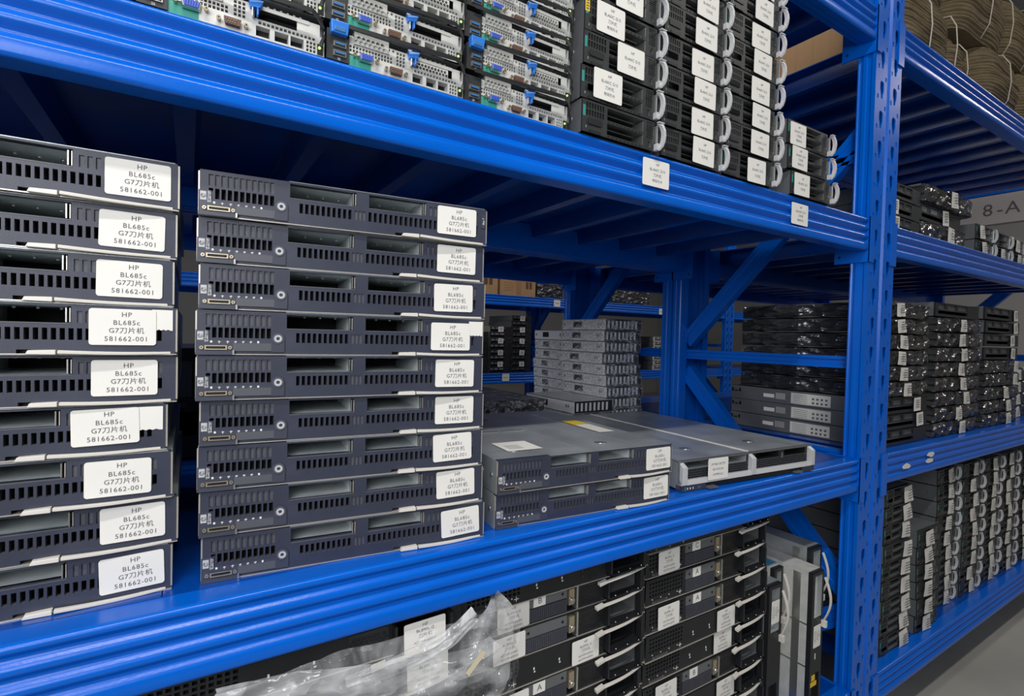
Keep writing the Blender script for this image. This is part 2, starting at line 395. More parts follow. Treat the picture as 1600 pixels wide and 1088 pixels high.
upright(0, 0, 'blue perforated upright frame between the two nearest bays', 'uprights of the nearest rack')
upright(XL, 0, 'blue upright frame at the near end of the nearest rack', 'uprights of the nearest rack')
upright(2.25, 0, 'blue upright frame at the far end of the nearest rack', 'uprights of the nearest rack')
Y2 = .665
rack(Y2, 'of the rear rack', 'second rack', [(XL+PW, 0, 'first bay'), (PW, 2.25, 'second bay')])
upright(0, Y2, 'dark blue upright frame of the rear rack, seen behind the film-wrapped stacks', 'uprights of the second rack', holes=False)
upright(2.25, Y2, 'dark blue upright frame at the far end of the rear rack', 'uprights of the second rack', holes=False)
upright(XL, Y2, 'dark blue upright frame at the near end of the rear rack', 'uprights of the second rack', holes=False)
# ================================================================== STICKERS
def rrect(x0, x1, z0, z1, r, n=4):
    P = []
    for cx, cz, a0 in ((x1-r, z0+r, -PI/2), (x1-r, z1-r, 0), (x0+r, z1-r, PI/2), (x0+r, z0+r, PI)):
        for i in range(n+1): a = a0+PI/2*i/n; P.append((cx+r*math.cos(a), cz+r*math.sin(a)))
    return P
def sticker_mesh(wd, ht, lines, name='label_sticker', r=.003, tx=.003):
    b = MB(); P = rrect(-wd/2, wd/2, -ht/2, ht/2, r)
    b.face([(x, 0, z) for x, z in P], 'paper')
    n = len(P)
    for i in range(n):
        (a, c), (d, e) = P[i], P[(i+1) % n]; b.face([(a,0,c),(a,.0004,c),(d,.0004,e),(d,0,e)], 'paper')
    m1 = b.mesh(name)
    b = MB()
    for key, dx, dz in lines: b.text(key, tx+dx, -.0003, dz, 'ink')
    return m1, b.mesh('printed_text')
def put_sticker(parent, meshes, x, y, z, rot=0., rz=0.):
    o = bpy.data.objects.new('label_sticker', meshes[0]); C.objects.link(o); o.parent = parent; o.location = (x, y, z); o.rotation_euler = (0, rot, rz)
    o['label'] = 'white paper sticker'
    if meshes[1]:
        t = bpy.data.objects.new('printed_text', meshes[1]); C.objects.link(t); t.parent = o
    return o
ST685 = sticker_mesh(.061, .0405, [('hp', 0, .0138), ('bl685', .0, .0047), ('g7', 0, -.0042), ('pn', 0, -.0135)])
ST460 = sticker_mesh(.068, .050, [('hps', 0, .0135), ('bl460', .0, .002), ('dao', 0, -.0105)])
ST460B = sticker_mesh(.068, .050, [('hps', 0, .016), ('bl460', .0, .006), ('dao', 0, -.004), ('arr', 0, -.0145)])
ST890 = sticker_mesh(.064, .048, [('hps', 0, .017), ('bl890', 0, .0085), ('dao', 0, 0), ('ad1', 0, -.0095), ('ad2', 0, -.0175)], tx=0)
STWIDE = sticker_mesh(.062, .046, [('c1', 0, .010), ('c2', 0, -.001), ('c3', 0, -.012)], tx=0)
# ================================================================== BLADE SERVER WITH NAVY FRONT
SW, SH, SD = .378, .0548, .46
def navy_blade(loc, rz, label, group):
    t = thing('blade_server', label, 'server', loc, rz, group)
    b = MB()   # steel case: open at the front, wall thickness shown
    b.box(0, SW, .012, SD, 0, .0012, 'galvanised_steel'); b.box(0, SW, .012, SD, SH-.0012, SH, 'galvanised_steel')
    b.box(0, .0012, .004, SD, .0012, SH-.0012, 'galvanised_steel'); b.box(SW-.0012, SW, .012, SD, .0012, SH-.0012, 'galvanised_steel')
    b.box(.0012, SW-.0012, SD-.002, SD, .0012, SH-.0012, 'galvanised_steel')
    b.box(.0012, SW-.0012, .15, .152, .0012, SH-.0012, 'recess_dark')
    b.box(0, SW, -.001, .013, -.0002, .0009, 'lip_steel')      # bottom lip
    b.box(.1, SW-.004, .0, .013, SH-.0006, SH+.0006, 'galvanised_steel')
    b.box(.18, .182, .012, SD-.05, SH, SH+.0005, 'galvanised_steel')      # seam on the lid
    b.box(.30, .302, .012, SD-.05, SH, SH+.0005, 'galvanised_steel')
    for x in (.06, .25): b.cyl((x, .06, SH), (0, 0, 1), .012, .0005, 16, 'bright_steel', .008)
    for y in (.016, .05): b.cyl((0, y+.006, .028), (-1, 0, 0), .0038, .001, 12, 'bright_steel')
    b.build('case', t)
    holes = []
    for i in range(11):
        x = .0105+i*.00672
        holes.append((x, x+.0047, .0362, .0500, .0022, 'navy_plastic', 'recess_grey'))
        holes.append((x, x+.0047, .0208 if i > 0 else .0300, .0335, .012, 'recess_grey', 'recess_dark'))
    for i in range(10): x = .1125+i*.0068; holes.append((x, x+.0042, .0158, .0285, .014, 'recess_grey', 'recess_dark'))
    for i in range(3): x = .182+i*.0052; holes.append((x, x+.0038, .0158, .0285, .0016, 'navy_plastic', 'recess_grey'))
    for i in range(23):
        x = .2005+i*.0072
        if x > .368: break
        holes.append((x, x+.0044, .0158, .0285, .014, 'recess_grey', 'recess_dark'))
        if x > .286: holes.append((x, x+.0044, .0345, .0475, .0018, 'navy_plastic', 'recess_grey'))
    holes += [(.101, .184, .0338, .0522, .012, 'navy_plastic', None), (.201, .282, .0338, .0522, .012, 'navy_plastic', None)]
    holes.append((.238, .250, .0005, .0052, .01, 'navy_plastic', 'recess_dark'))
    b = MB(); b.plate(.0012, SW-.0015, .0005, SH-.0008, 0, holes, 'navy_plastic')
    b.box(.0012, SW-.0015, .0, .012, SH-.0009, SH-.0001, 'navy_plastic')
    b.face([(.0012,0,0.0005),(.0012,0,SH-.001),(.0012,.012,SH-.001),(.0012,.012,.0005)], 'navy_plastic')
    b.face([(SW-.0015,0,0.0005),(SW-.0015,.012,.0005),(SW-.0015,.012,SH-.001),(SW-.0015,0,SH-.001)], 'navy_plastic')
    b.box(SW-.0015, SW+.0006, .001, .006, .003, SH-.002, 'lip_steel')
    b.box(-.0005, .0012, .001, .006, .001, SH-.002, 'lip_steel')
    b.box(.101, .184, -.0004, .0015, .0330, .0342, 'grey_plastic'); b.box(.201, .282, -.0004, .0015, .0330, .0342, 'grey_plastic')
    b.build('front_bezel', t)
    for x0, x1 in ((.101, .184), (.201, .282)):     # steel drive cages behind the openings
        b = MB(); D = .135
        b.face([(x0,.008,.0338),(x1,.008,.0338),(x1,D,.0338),(x0,D,.0338)], 'cage_steel')
        b.face([(x0,.008,.0522),(x0,D,.0522),(x1,D,.0522),(x1,.008,.0522)], 'cage_steel')
        b.face([(x1-.004,.008,.0338),(x1-.004,.008,.0522),(x1-.004,D,.0522),(x1-.004,D,.0338)], 'cage_steel')
        b.face([(x0+.0005,.008,.0338),(x0+.0005,D,.0338),(x0+.0005,D,.0522),(x0+.0005,.008,.0522)], 'cage_steel')
        b.face([(x0,D,.0338),(x1,D,.0338),(x1,D,.0522),(x0,D,.0522)], 'recess_dark')
        b.box(x1-.0048, x1-.0036, -.0004, .006, .035, .0505, 'bright_steel'); b.box(x1-.0015, x1-.0006, .0, .006, .035, .0505, 'lip_steel')
        for q in (.3, .55, .8): b.cyl((x0+(x1-x0)*q, .05, .0522), (0, 0, -1), .0018, .003, 8, 'bright_steel')
        b.build('drive_bay', t)
    b = MB()                                        # raised control panel with power button
    b.hexa([(.0,-.0016,.0135),(.0135,-.0016,.0135),(.0135,.0004,.0135),(.0,.0004,.0135),(.0,-.0016,.0302),(.0135,-.0016,.0302),(.0135,.0004,.0302),(.0,.0004,.0302)], 'navy_tab')
    b.box(0, .083, -.0014, .0004, .0042, .0178, 'navy_tab')
    b.box(.04, .083, -.0022, -.0012, .0048, .0145, 'grey_plastic')
    b.polyplate([(.083, .0035), (.0985, .0035), (.0985, .021)] + [(.0908+.0077*math.cos(a*PI/8), .021+.0077*math.sin(a*PI/8)) for a in range(1, 8)] + [(.083, .021)], [], -.002, .002, 'navy_tab', 'navy_tab', None)
    b.box(.083, .0985, -.0019, .0004, .0035, .021, 'navy_tab')
    b.box(0, .041, -.004, .0004, .0, .0042, 'navy_tab'); b.box(.0395, .0415, -.0045, -.0002, .0, .0058, 'bright_steel')
    pn = b.build('control_panel', t)
    b = MB()
    b.box(.0018, .0082, -.0021, -.0016, .0180, .0284, 'white_ring'); b.cyl((.005, -.0021, .0232), (0, -1, 0), .0027, .0003, 18, 'ink'); b.text('logo', .005, -.0026, .0235, 'ink_white', .72, PI/2)
    b.text('pro', .0103, -.0018, .0225, 'ink_white', 1, PI/2); b.text('pro2', .0124, -.0018, .0225, 'ink_white', 1, PI/2)
    for i, x in enumerate((.0165, .0250, .034, .0425, .051, .0595, .068)):     # little printed symbols
        z = .0160
        if i in (0, 6): b.box(x-.0011, x+.0011, -.0018, -.0014, z-.0012, z+.0012, 'ink_white')
        else:
            b.box(x-.0003, x+.0003, -.0018, -.0014, z-.0020, z+.0012, 'ink_white'); b.box(x-.0014, x+.0016, -.0018, -.0014, z-.0003, z+.0003, 'ink_white')
            if i > 1: b.box(x+.0008, x+.0013, -.0018, -.0014, z-.0003, z+.0010, 'ink_white')
    b.build('printed_symbols', pn)
    b = MB(); b.ring(.0908, .021, -.0030, .0046, .0064, .0012, 24, 'grey_plastic'); b.ring(.0908, .021, -.0030, .0022, .0046, .0014, 24, 'white_ring'); b.cyl((.0908, -.0016, .021), (0, -1, 0), .0023, .0003, 16, 'recess_grey')
    b.build('power_button', t)
    b = MB(); b.plate(.0095, .0335, .0062, .0116, -.0034, [(.0112, .0318, .0074, .0104, .0016, 'gold_metal', 'recess_dark')], 'gold_metal')
    b.box(.0135, .0295, -.0036, -.0022, .0084, .0094, 'black_plastic')
    for x in (.0062, .0368): b.ring(x, .0088, -.0036, .0008, .0022, .002, 12, 'gold_metal')
    b.build('serial_connector', t)
    b = MB()                                        # pull lever lying under the right half
    b.hexa([(.246,-.007,.0002),(.2705,-.0078,.0),(.2705,.001,.0),(.246,.001,.0002),(.248,-.0068,.0046),(.2705,-.0076,.0052),(.2705,.001,.0052),(.248,.001,.0046)], 'lever_cream')
    N = 14; pts = [(.272+(.372-.272)*i/N, -.0056+.0065*(i/N)**2, .0030-.0010*math.sin(PI*i/N)-.0006*(i/N)) for i in range(N+1)]
    b.sweep(pts, lambda i: [(-.003+.0012*i/N, -.0019), (.003-.0012*i/N, -.0019), (.003-.0012*i/N, .0019-.0008*i/N), (-.003+.0012*i/N, .0019-.0008*i/N)], 'lever_cream', False)
    b.build('release_lever', t, bevel=.0006)
    return t
PITCH_S = .0562
gC = 'blade servers in the tall middle stack'; gL = 'blade servers in the leftmost stack'
dx2 = [-.0065, -.0075, -.005, -.008, -.0075, -.003, -.005, -.0027, .0002]
lu2 = [.299, .303, .296, .2945, .302, .2998, .299, .303, .308]
srcs = {}
base = None
extra2 = {0: 'tagged Bay 7', 3: 'with torn scrap', 8: 'with tilted sticker'}
cr, sr = math.cos(-.0923), math.sin(-.0923)
servers2 = []
for i in range(9):
    z = PITCH_S*(8-i)+.0008
    loc = (-1.5340+dx2[i]*cr, .0545+dx2[i]*sr+(.0015*((i*7) % 4)), z)
    lab = f'navy blade server, {nth(i, 9)} in the tall stack beside the low pair'
    if i in extra2: lab = f'navy blade server {extra2[i]}, {nth(i, 9)} in the stack beside the low pair'
    if base is None: base = navy_blade(loc, -.0923+0, lab, gC); o = base
    else: o = dup(base, loc, -.0923+((i*5) % 3-1)*.003, lab, gC)
    servers2.append(o)
def clean_src(): pass
dxr1 = [-1.5600, -1.5620, -1.5645, -1.5610, -1.5605, -1.5700, -1.5645, -1.5585, -1.5640]
lr1 = [.370, .3665, .367, .358, .359, .3515, .358, .3655, .3705]
servers1 = []
extra1 = {3: 'with torn scrap', 5: 'with doubled label'}
for i in range(9):
    lab = f'navy blade server, {nth(i, 9)} in the stack cut off by the picture edge'
    if i in extra1: lab = f'navy blade server {extra1[i]}, {nth(i, 9)} in the stack cut by the picture edge'
    servers1.append(dup(base, (dxr1[i]-SW, .0535+(.002*((i*5) % 3)), PITCH_S*(8-i)+.0008), ((i*7) % 3-1)*.004, lab, gL))
flat = []
ca, sa = math.cos(-.0752), math.sin(-.0752)
for i in range(2):
    flat.append(dup(base, (-1.128+.004*i*0, .0312+.004*i, PITCH_S*(1-i)+.0008+(.0006 if i == 0 else 0)), -.0752, ['navy blade server with labelled steel lid, upper one of the low pair', 'navy blade server under another, lower one of the low pair'][i], 'blade servers in the low pair'))
ys = -.0012
for i, o in enumerate(servers2): put_sticker(o, ST685, lu2[i]+.0305, ys-(.0005 if i in (3,) else 0), [.0312, .0315, .030, .0285, .0300, .0305, .0312, .0315, .0290][i], [0, .01, -.01, 0, .01, 0, -.03, -.03, -.05][i])
for i, o in enumerate(servers1): put_sticker(o, ST685, lr1[i]-.0305, ys-(.0005 if i in (3, 5) else 0), [.0300, .0285, .029, .031, .0295, .031, .029, .030, .029][i], [.0, .02, .01, 0, 0, -.02, 0, -.01, -.03][i])
for i, o in enumerate(flat): put_sticker(o, ST685, .3425, ys, [.029, .030][i], -.02)
def scrap(parent, x0, x1, z0, z1, y=-.0008):
    b = MB(); n = 9; P = [(x0, z0)]+[(x0+(x1-x0)*i/n, z0+(.0012 if i % 2 else 0)) for i in range(1, n)]+[(x1, z0), (x1, z1), (x0, z1)]
    b.face([(x, y, z) for x, z in P], 'paper'); o = b.build('blank_sticker', parent); o['label'] = 'blank white scrap of label'
scrap(servers2[3], .354, .3765, .030, .0520); scrap(servers1[3], .354, .374, .028, .052); scrap(servers1[5], .345, .374, .024, .0515)
b = MB(); b.box(.3685, .3750, -.0012, -.0004, .026, .0465, 'navy_tab'); bt = b.build('bay_tag', servers2[0])
b = MB(); b.text('bay', .3718, -.0016, .0362, 'ink_white', .75, PI/2); b.build('printed_text', bt)
# lid markings on the upper server of the low pair
def lid_marks(t):
    b = MB(); z = SH+.0016
    b.face([(.045,.05,z),(.115,.05,z),(.115,.12,z),(.045,.12,z)], 'paper')
    for i in range(4): b.box(.055, .085, .065+i*.008, .067+i*.008, z, z+.0002, 'ink')
    b.build('lid_label', t)
    b = MB()
    b.face([(.31,.14,z),(.350,.14,z),(.350,.235,z),(.31,.235,z)], 'paper_dim'); b.face([(.31,.236,z),(.350,.236,z),(.350,.29,z),(.31,.29,z)], 'yellow_tag')
    b.build('lid_label', t)
    b = MB()
    b.box(.05, .11, .22, .226, SH, SH+.002, 'bright_steel'); b.box(.12, .17, .22, .226, SH, SH+.002, 'bright_steel')
    b.box(.06, .15, .36, .41, SH, SH+.001, 'strip_metal'); b.build('lid_rib', t)
lid_marks(flat[0])
# ================================================================== WIDE SILVER-TRIMMED CHASSIS
def hexagon(cx, cz, r): return [(cx+r*math.cos(PI/6+i*PI/3), cz+r*math.sin(PI/6+i*PI/3)) for i in range(6)]
def hexmesh(b, x0, x1, z0, z1, r, y, mn, wm, bm, dp=.003, gap=1.2):
    hs = []; dx = r*math.sqrt(3)*gap; dz = r*1.5*gap; z = z0+r*1.1; k = 0
    while z+r < z1:
        x = x0+r+(dx/2 if k % 2 else 0)
        while x+r*.9 < x1: hs.append(hexagon(x, z, r)); x += dx
        z += dz; k += 1
    b.polyplate([(x0, z0), (x1, z0), (x1, z1), (x0, z1)], hs, y, dp, mn, wm, bm)
def wide_chassis(loc, rz):
    W, H, D = .452, .062, .60
    t = thing('wide_server_chassis', 'wide two-part server chassis with silver trim and pale seam on its grey lid', 'server', loc, rz)
    b = MB(); b.box(0, W, .014, D, .004, .0058, 'galvanised_steel'); b.box(0, .0015, .0, D, .004, H, 'galvanised_steel'); b.box(W-.0015, W, .012, D, .004, H, 'galvanised_steel')
    b.box(.0015, W-.0015, D-.002, D, .006, H, 'galvanised_steel'); b.box(0, W, .012, D, H-.0015, H, 'galvanised_steel')
    b.box(.0015, W-.0015, .1, .102, .006, H-.002, 'recess_dark')
    b.box(0, W, .0015, .014, H-.0035, H-.0005, 'strip_metal')
    for x in (.11, .33): b.cyl((x, .09, H), (0, 0, 1), .014, .001, 20, 'bright_steel', .009)
    b.build('case', t)
    b = MB(); b.box(.221, .229, .012, D-.002, H, H+.0012, 'paper_dim'); b.build('lid_seam', t)
    for k in range(2):
        x0 = .016+k*.218; x1 = x0+.200
        b = MB(); hexmesh(b, x0, x1, .0225, .0425, .0026, .002, 'grey_plastic', 'black_plastic', 'recess_dark', .002)
        b.build('front_mesh', t)
        b = MB(); b.plate(x0, x1, .0425, H-.003, .002, [(x0+.006, x0+.09, .0435, H-.0045, .08, 'galvanised_steel' if k == 0 else 'black_plastic', 'recess_dark'), (x0+.11, x1-.008, .0435, H-.0045, .08 if k == 0 else .03, 'galvanised_steel' if k == 0 else 'black_plastic', 'galvanised_steel' if k == 0 else 'recess_dark')], 'black_plastic')
        if k: b.box(x0+.1, x0+.103, .0, .006, .04, .052, 'bright_steel')
        b.build('drive_bay', t)
    b = MB(); b.hexa([(0,-.007,.0125),(W,-.007,.0125),(W,.004,.0125),(0,.004,.0125),(0,-.004,.0225),(W,-.004,.0225),(W,.004,.0225),(0,.004,.0225)], 'handle_grey')
    for x in (0, .216, W-.016):
        b.hexa([(x,-.009,.014),(x+.014,-.009,.014),(x+.014,.006,.014),(x,.006,.014),(x,-.009,.050),(x+.014,-.009,.050),(x+.014,.006,.050),(x,.006,.050)], 'handle_grey')
        b.hexa([(x,-.009,.050),(x+.014,-.009,.050),(x+.014,.006,.050),(x,.006,.050),(x,.003,H-.002),(x+.012,.004,H-.002),(x+.012,.008,H-.002),(x,.008,H-.002)], 'handle_grey')
    b.build('silver_trim', t, bevel=.0008)
    b = MB(); b.box(0, .07, -.007, .01, 0, .0125, 'navy_plastic'); b.box(.07, W-.045, -.002, .012, .001, .010, 'dark_glossy'); b.box(W-.045, W, -.006, .01, 0, .014, 'navy_plastic')
    for i, x in enumerate((.016, .024, .032)): b.box(x-.001, x+.001, -.0075, -.0069, .004, .008, 'ink_white')
    b.box(.008, .0105, -.0075, -.0069, .002, .0095, 'teal_tag'); b.box(.045, .053, -.0075, -.0069, .003, .009, 'grey_plastic')
    b.box(.072, .098, -.016, .0, .001, .0045, 'strip_metal'); b.box(W-.078, W-.05, -.010, .0, .001, .0045, 'strip_metal')
    b.build('control_strip', t)
    put_sticker(t, STWIDE, .106, -.0078, .0395)
    return t
wide_chassis((-.690, .0330, .0012), -.064)
# ================================================================== NODES WITH REAR CONNECTORS (upper shelf, left)
def node(loc, rz, label, group, strap):
    t = thing('server_node', label, 'server', loc, rz, group); W, H, D = .190, .044, .42
    b = MB(); b.box(.028, W, .006, D, 0, .0012, 'galvanised_steel'); b.box(.028, W, .06, D, .030, .0312, 'galvanised_steel'); b.box(.0, .028, .012, D, 0, H-.006, 'black_plastic')
    b.box(.028, W, .03, .032, .001, .036, 'recess_dark'); b.build('case', t)
    hs = []
    q = lambda x, z, w_, h_, d=.004, bm='recess_dark': hs.append((x, x+w_, z, z+h_, d, 'node_steel', bm))
    for r_ in range(2):
        for i in range(14): q(.0285+i*.0041, .0176+r_*.0047, .0029, .0034)
    for r_ in range(4):
        for i in range(3): q(.0905+i*.0044, .0176+r_*.0047, .0030, .0034)
    q(.0905-.012, .033, .0028, .003); q(.0905-.006, .033, .0028, .003)
    for i in range(14): q(.116+i*.0046, .0163, .0032, .0030)
    q(.1135, .0022, .0148, .0115, .01); q(.1335, .0022, .0152, .0115, .012); q(.1510, .0022, .0150, .0115, .012)
    for r_ in range(3):
        for i in range(3): q(.1690+i*.0040, .0015+r_*.0046, .0028, .0034)
    q(.1845, .0225, .0040, .0150, .006, 'bright_steel')
    b = MB(); b.plate(.0275, .107, .0145, .0372, 0, [h for h in hs if h[0] < .107], 'node_steel')
    b.plate(.107, W, 0, .0200, 0, [h for h in hs if h[0] >= .107 and h[2] < .02], 'node_steel')
    b.plate(.172, W, .0200, .0372, 0, [h for h in hs if h[2] > .02 and h[0] > .17], 'node_steel')
    b.box(.0565, .107, .0, .002, 0, .0145, 'node_steel'); b.box(.107, .112, .0, .003, .02, .044, 'node_steel')
    b.box(.112, .172, -.001, .0, .0328, .0372, 'node_steel'); b.box(.112, .172, -.0005, 0, .02, .0215, 'node_steel')
    if strap % 3 == 1: b.box(.112, .172, .012, .013, .0215, .0328, 'recess_dark'); b.box(.158, .172, .0, .001, .0215, .0328, 'node_steel')
    b.build('rear_panel', t)
    b = MB(); hexmesh(b, .034, .079, .0275, .0425, .0029, -.002, 'node_steel', 'node_steel', 'recess_dark', .003, 1.22)
    b.box(.034, .079, -.002, .03, .0425, .0432, 'galvanised_steel'); b.box(.0335, .034, -.002, .03, .027, .0432, 'galvanised_steel'); b.build('hex_grille', t)
    if strap % 3 != 1:
        b = MB(); hexmesh(b, .113, .166, .0218, .0326, .0023, -.0002, 'node_steel', 'node_steel', 'recess_dark', .003, 1.22); b.build('slot_cover', t)
    b = MB(); b.box(0, .0275, -.002, .012, .0, .0372, 'charcoal')
    for z in (.0165, .0052): b.box(.008, .0235, -.0042, -.002, z, z+.0068, 'bright_steel'); b.box(.0092, .0223, -.0046, -.0042, z+.001, z+.0058, 'recess_dark'); b.box(.0098, .0216, -.0052, -.0044, z+.0028, z+.0050, 'usb_blue')
    b.text('ss', .015, -.0023, .0022, 'ink_white'); b.build('usb_block', t)
    b = MB(); b.box(.0255, .058, .001, .004, .0, .0142, 'pcb_green'); b.build('circuit_board', t)
    b = MB()
    b.hexa([(.0415,-.006,.0088),(.0565,-.006,.0088),(.0575,-.001,.008),(.0405,-.001,.008),(.0395,-.006,.0165),(.0585,-.006,.0165),(.0595,-.001,.0172),(.0385,-.001,.0172)], 'bright_steel')
    b.hexa([(.0425,-.0075,.0095),(.0555,-.0075,.0095),(.0555,-.005,.0095),(.0425,-.005,.0095),(.0408,-.0075,.0158),(.0572,-.0075,.0158),(.0572,-.005,.0158),(.0408,-.005,.0158)], 'vga_blue')
    for r_ in range(3):
        for i in range(5): b.box(.0436+i*.0024+r_*.0003, .0446+i*.0024+r_*.0003, -.0078, -.0074, .0105+r_*.0017, .0113+r_*.0017, 'recess_dark')
    for x in (.0345, .0635): b.ring(x, .0128, -.006, .0009, .0024, .005, 12, 'gold_metal')
    b.build('video_port', t)
    b = MB(); b.hexa([(.0820,-.006,.0035),(.0965,-.006,.0035),(.0965,-.001,.0035),(.0820,-.001,.0035),(.0805,-.006,.0112),(.0980,-.006,.0112),(.0980,-.001,.0112),(.0805,-.001,.0112)], 'serial_brown')
    for r_ in range(2):
        for i in range(4+r_): b.cyl((.0845+i*.0024-r_*.0012, -.006, .0058+r_*.0028), (0, -1, 0), .0005, .0012, 6, 'gold_metal')
    for x in (.0755, .1030): b.ring(x, .0075, -.006, .0009, .0024, .005, 12, 'gold_metal')
    b.build('serial_port', t)
    b = MB(); b.hexa([(.1070,-.008,.030),(.1170,-.010,.030),(.1170,.002,.030),(.1070,.002,.030),(.1050,-.004,.040),(.1210,-.008,.040),(.1210,.006,.040),(.1050,.006,.040)], 'latch_blue')
    b.box(.1085, .1105, -.007, -.002, .020, .031, 'bright_steel'); b.box(.1135, .1155, -.009, -.002, .0215, .031, 'latch_blue'); b.build('riser_latch', t, bevel=.0008)
    b = MB(); b.box(.1665, .1880, -.001, .006, .0, .0140, 'black_plastic') if False else None
    b.box(.1815, .1885, -.0014, .002, .001, .0135, 'black_plastic'); b.cyl((.1840, -.0014, .0085), (0, -1, 0), .0018, .0012, 10, 'led_green'); b.build('status_light', t)
    b = MB()
    for i in range(7): b.box(.118+i*.0072, .1205+i*.0072, .004, .02, .0372, .0415, 'bright_steel')
    for x in (.145, .165): b.cyl((x, .03, .038), (0, 0, 1), .0025, .003, 10, 'bright_steel')
    b.box(.112, .188, .003, .05, .036, .0375, 'strip_metal'); b.build('top_rail', t)
    # black pull strap lying across the top
    N = 18; pts = []
    for i in range(N+1):
        s = i/N
        if s < .8: x = .014+(.177-.014)*s/.8; y = -.006-.010*math.sin(PI*min(1, s/.8)*.6); z = .0435-.002*math.sin(PI*s/.8)
        else: a = (s-.8)/.2; x = .177+.0095*math.sin(a*PI*.75); y = -.0155+.006*a; z = .0435-.036*a
        pts.append((x, y, z))
    b = MB(); b.sweep(pts, lambda i: [(-.0005-.0022*math.sin(min(1, i/N*1.2)*PI), -.0026), (.0012, -.0026), (.0012, .0026), (-.0005-.0022*math.sin(min(1, i/N*1.2)*PI), .0026)], 'black_plastic', False)
    b.build('pull_strap', t)
    if strap % 2 == 0:
        b = MB(); b.hexa([(.004,-.010,.030),(.024,-.010,.030),(.024,.001,.030),(.004,.001,.030),(.003,-.012,.0445),(.025,-.012,.0445),(.025,.0,.0445),(.003,.0,.0445)], 'latch_blue'); b.box(.007, .021, -.0115, -.009, .032, .038, 'usb_blue'); b.build('strap_clip', t, bevel=.001)
    return t
gN = 'server nodes with rear ports on the upper shelf'
nd = [node((-1.5800, .030, ZU+.0008), 0, 'x', gN, 1), node((-1.3860, .030, ZU+.0008), 0, 'y', gN, 0)]
cols = {'A': (-1.5990, 4, 'first'), 'B': (-1.4065, 5, 'second'), 'C': (-1.2125, 6, 'third')}
for ci, (cn, (x, n, nm)) in enumerate(cols.items()):
    for i in range(n):
        zz = ZU+.0012+(.0456 if cn == 'C' else .0490)*i
        lab = f'silver server node, {["lowest","second up","third up","fourth up","fifth up","sixth up"][i]} in the {nm} column of port-covered nodes'
        if cn == 'A' and i == 0: nd[0]['label'] = lab; nd[0].location = (x, .006, zz); continue
        if cn == 'B' and i == 0: nd[1]['label'] = lab; nd[1].location = (x, .006, zz); continue
        dup(nd[(i+ci) % 2], (x+((i*7+ci*3) % 5-2)*.0012, .006+((i*3+ci) % 3)*.0015, zz), ((i+ci) % 3-1)*.004, lab, gN)
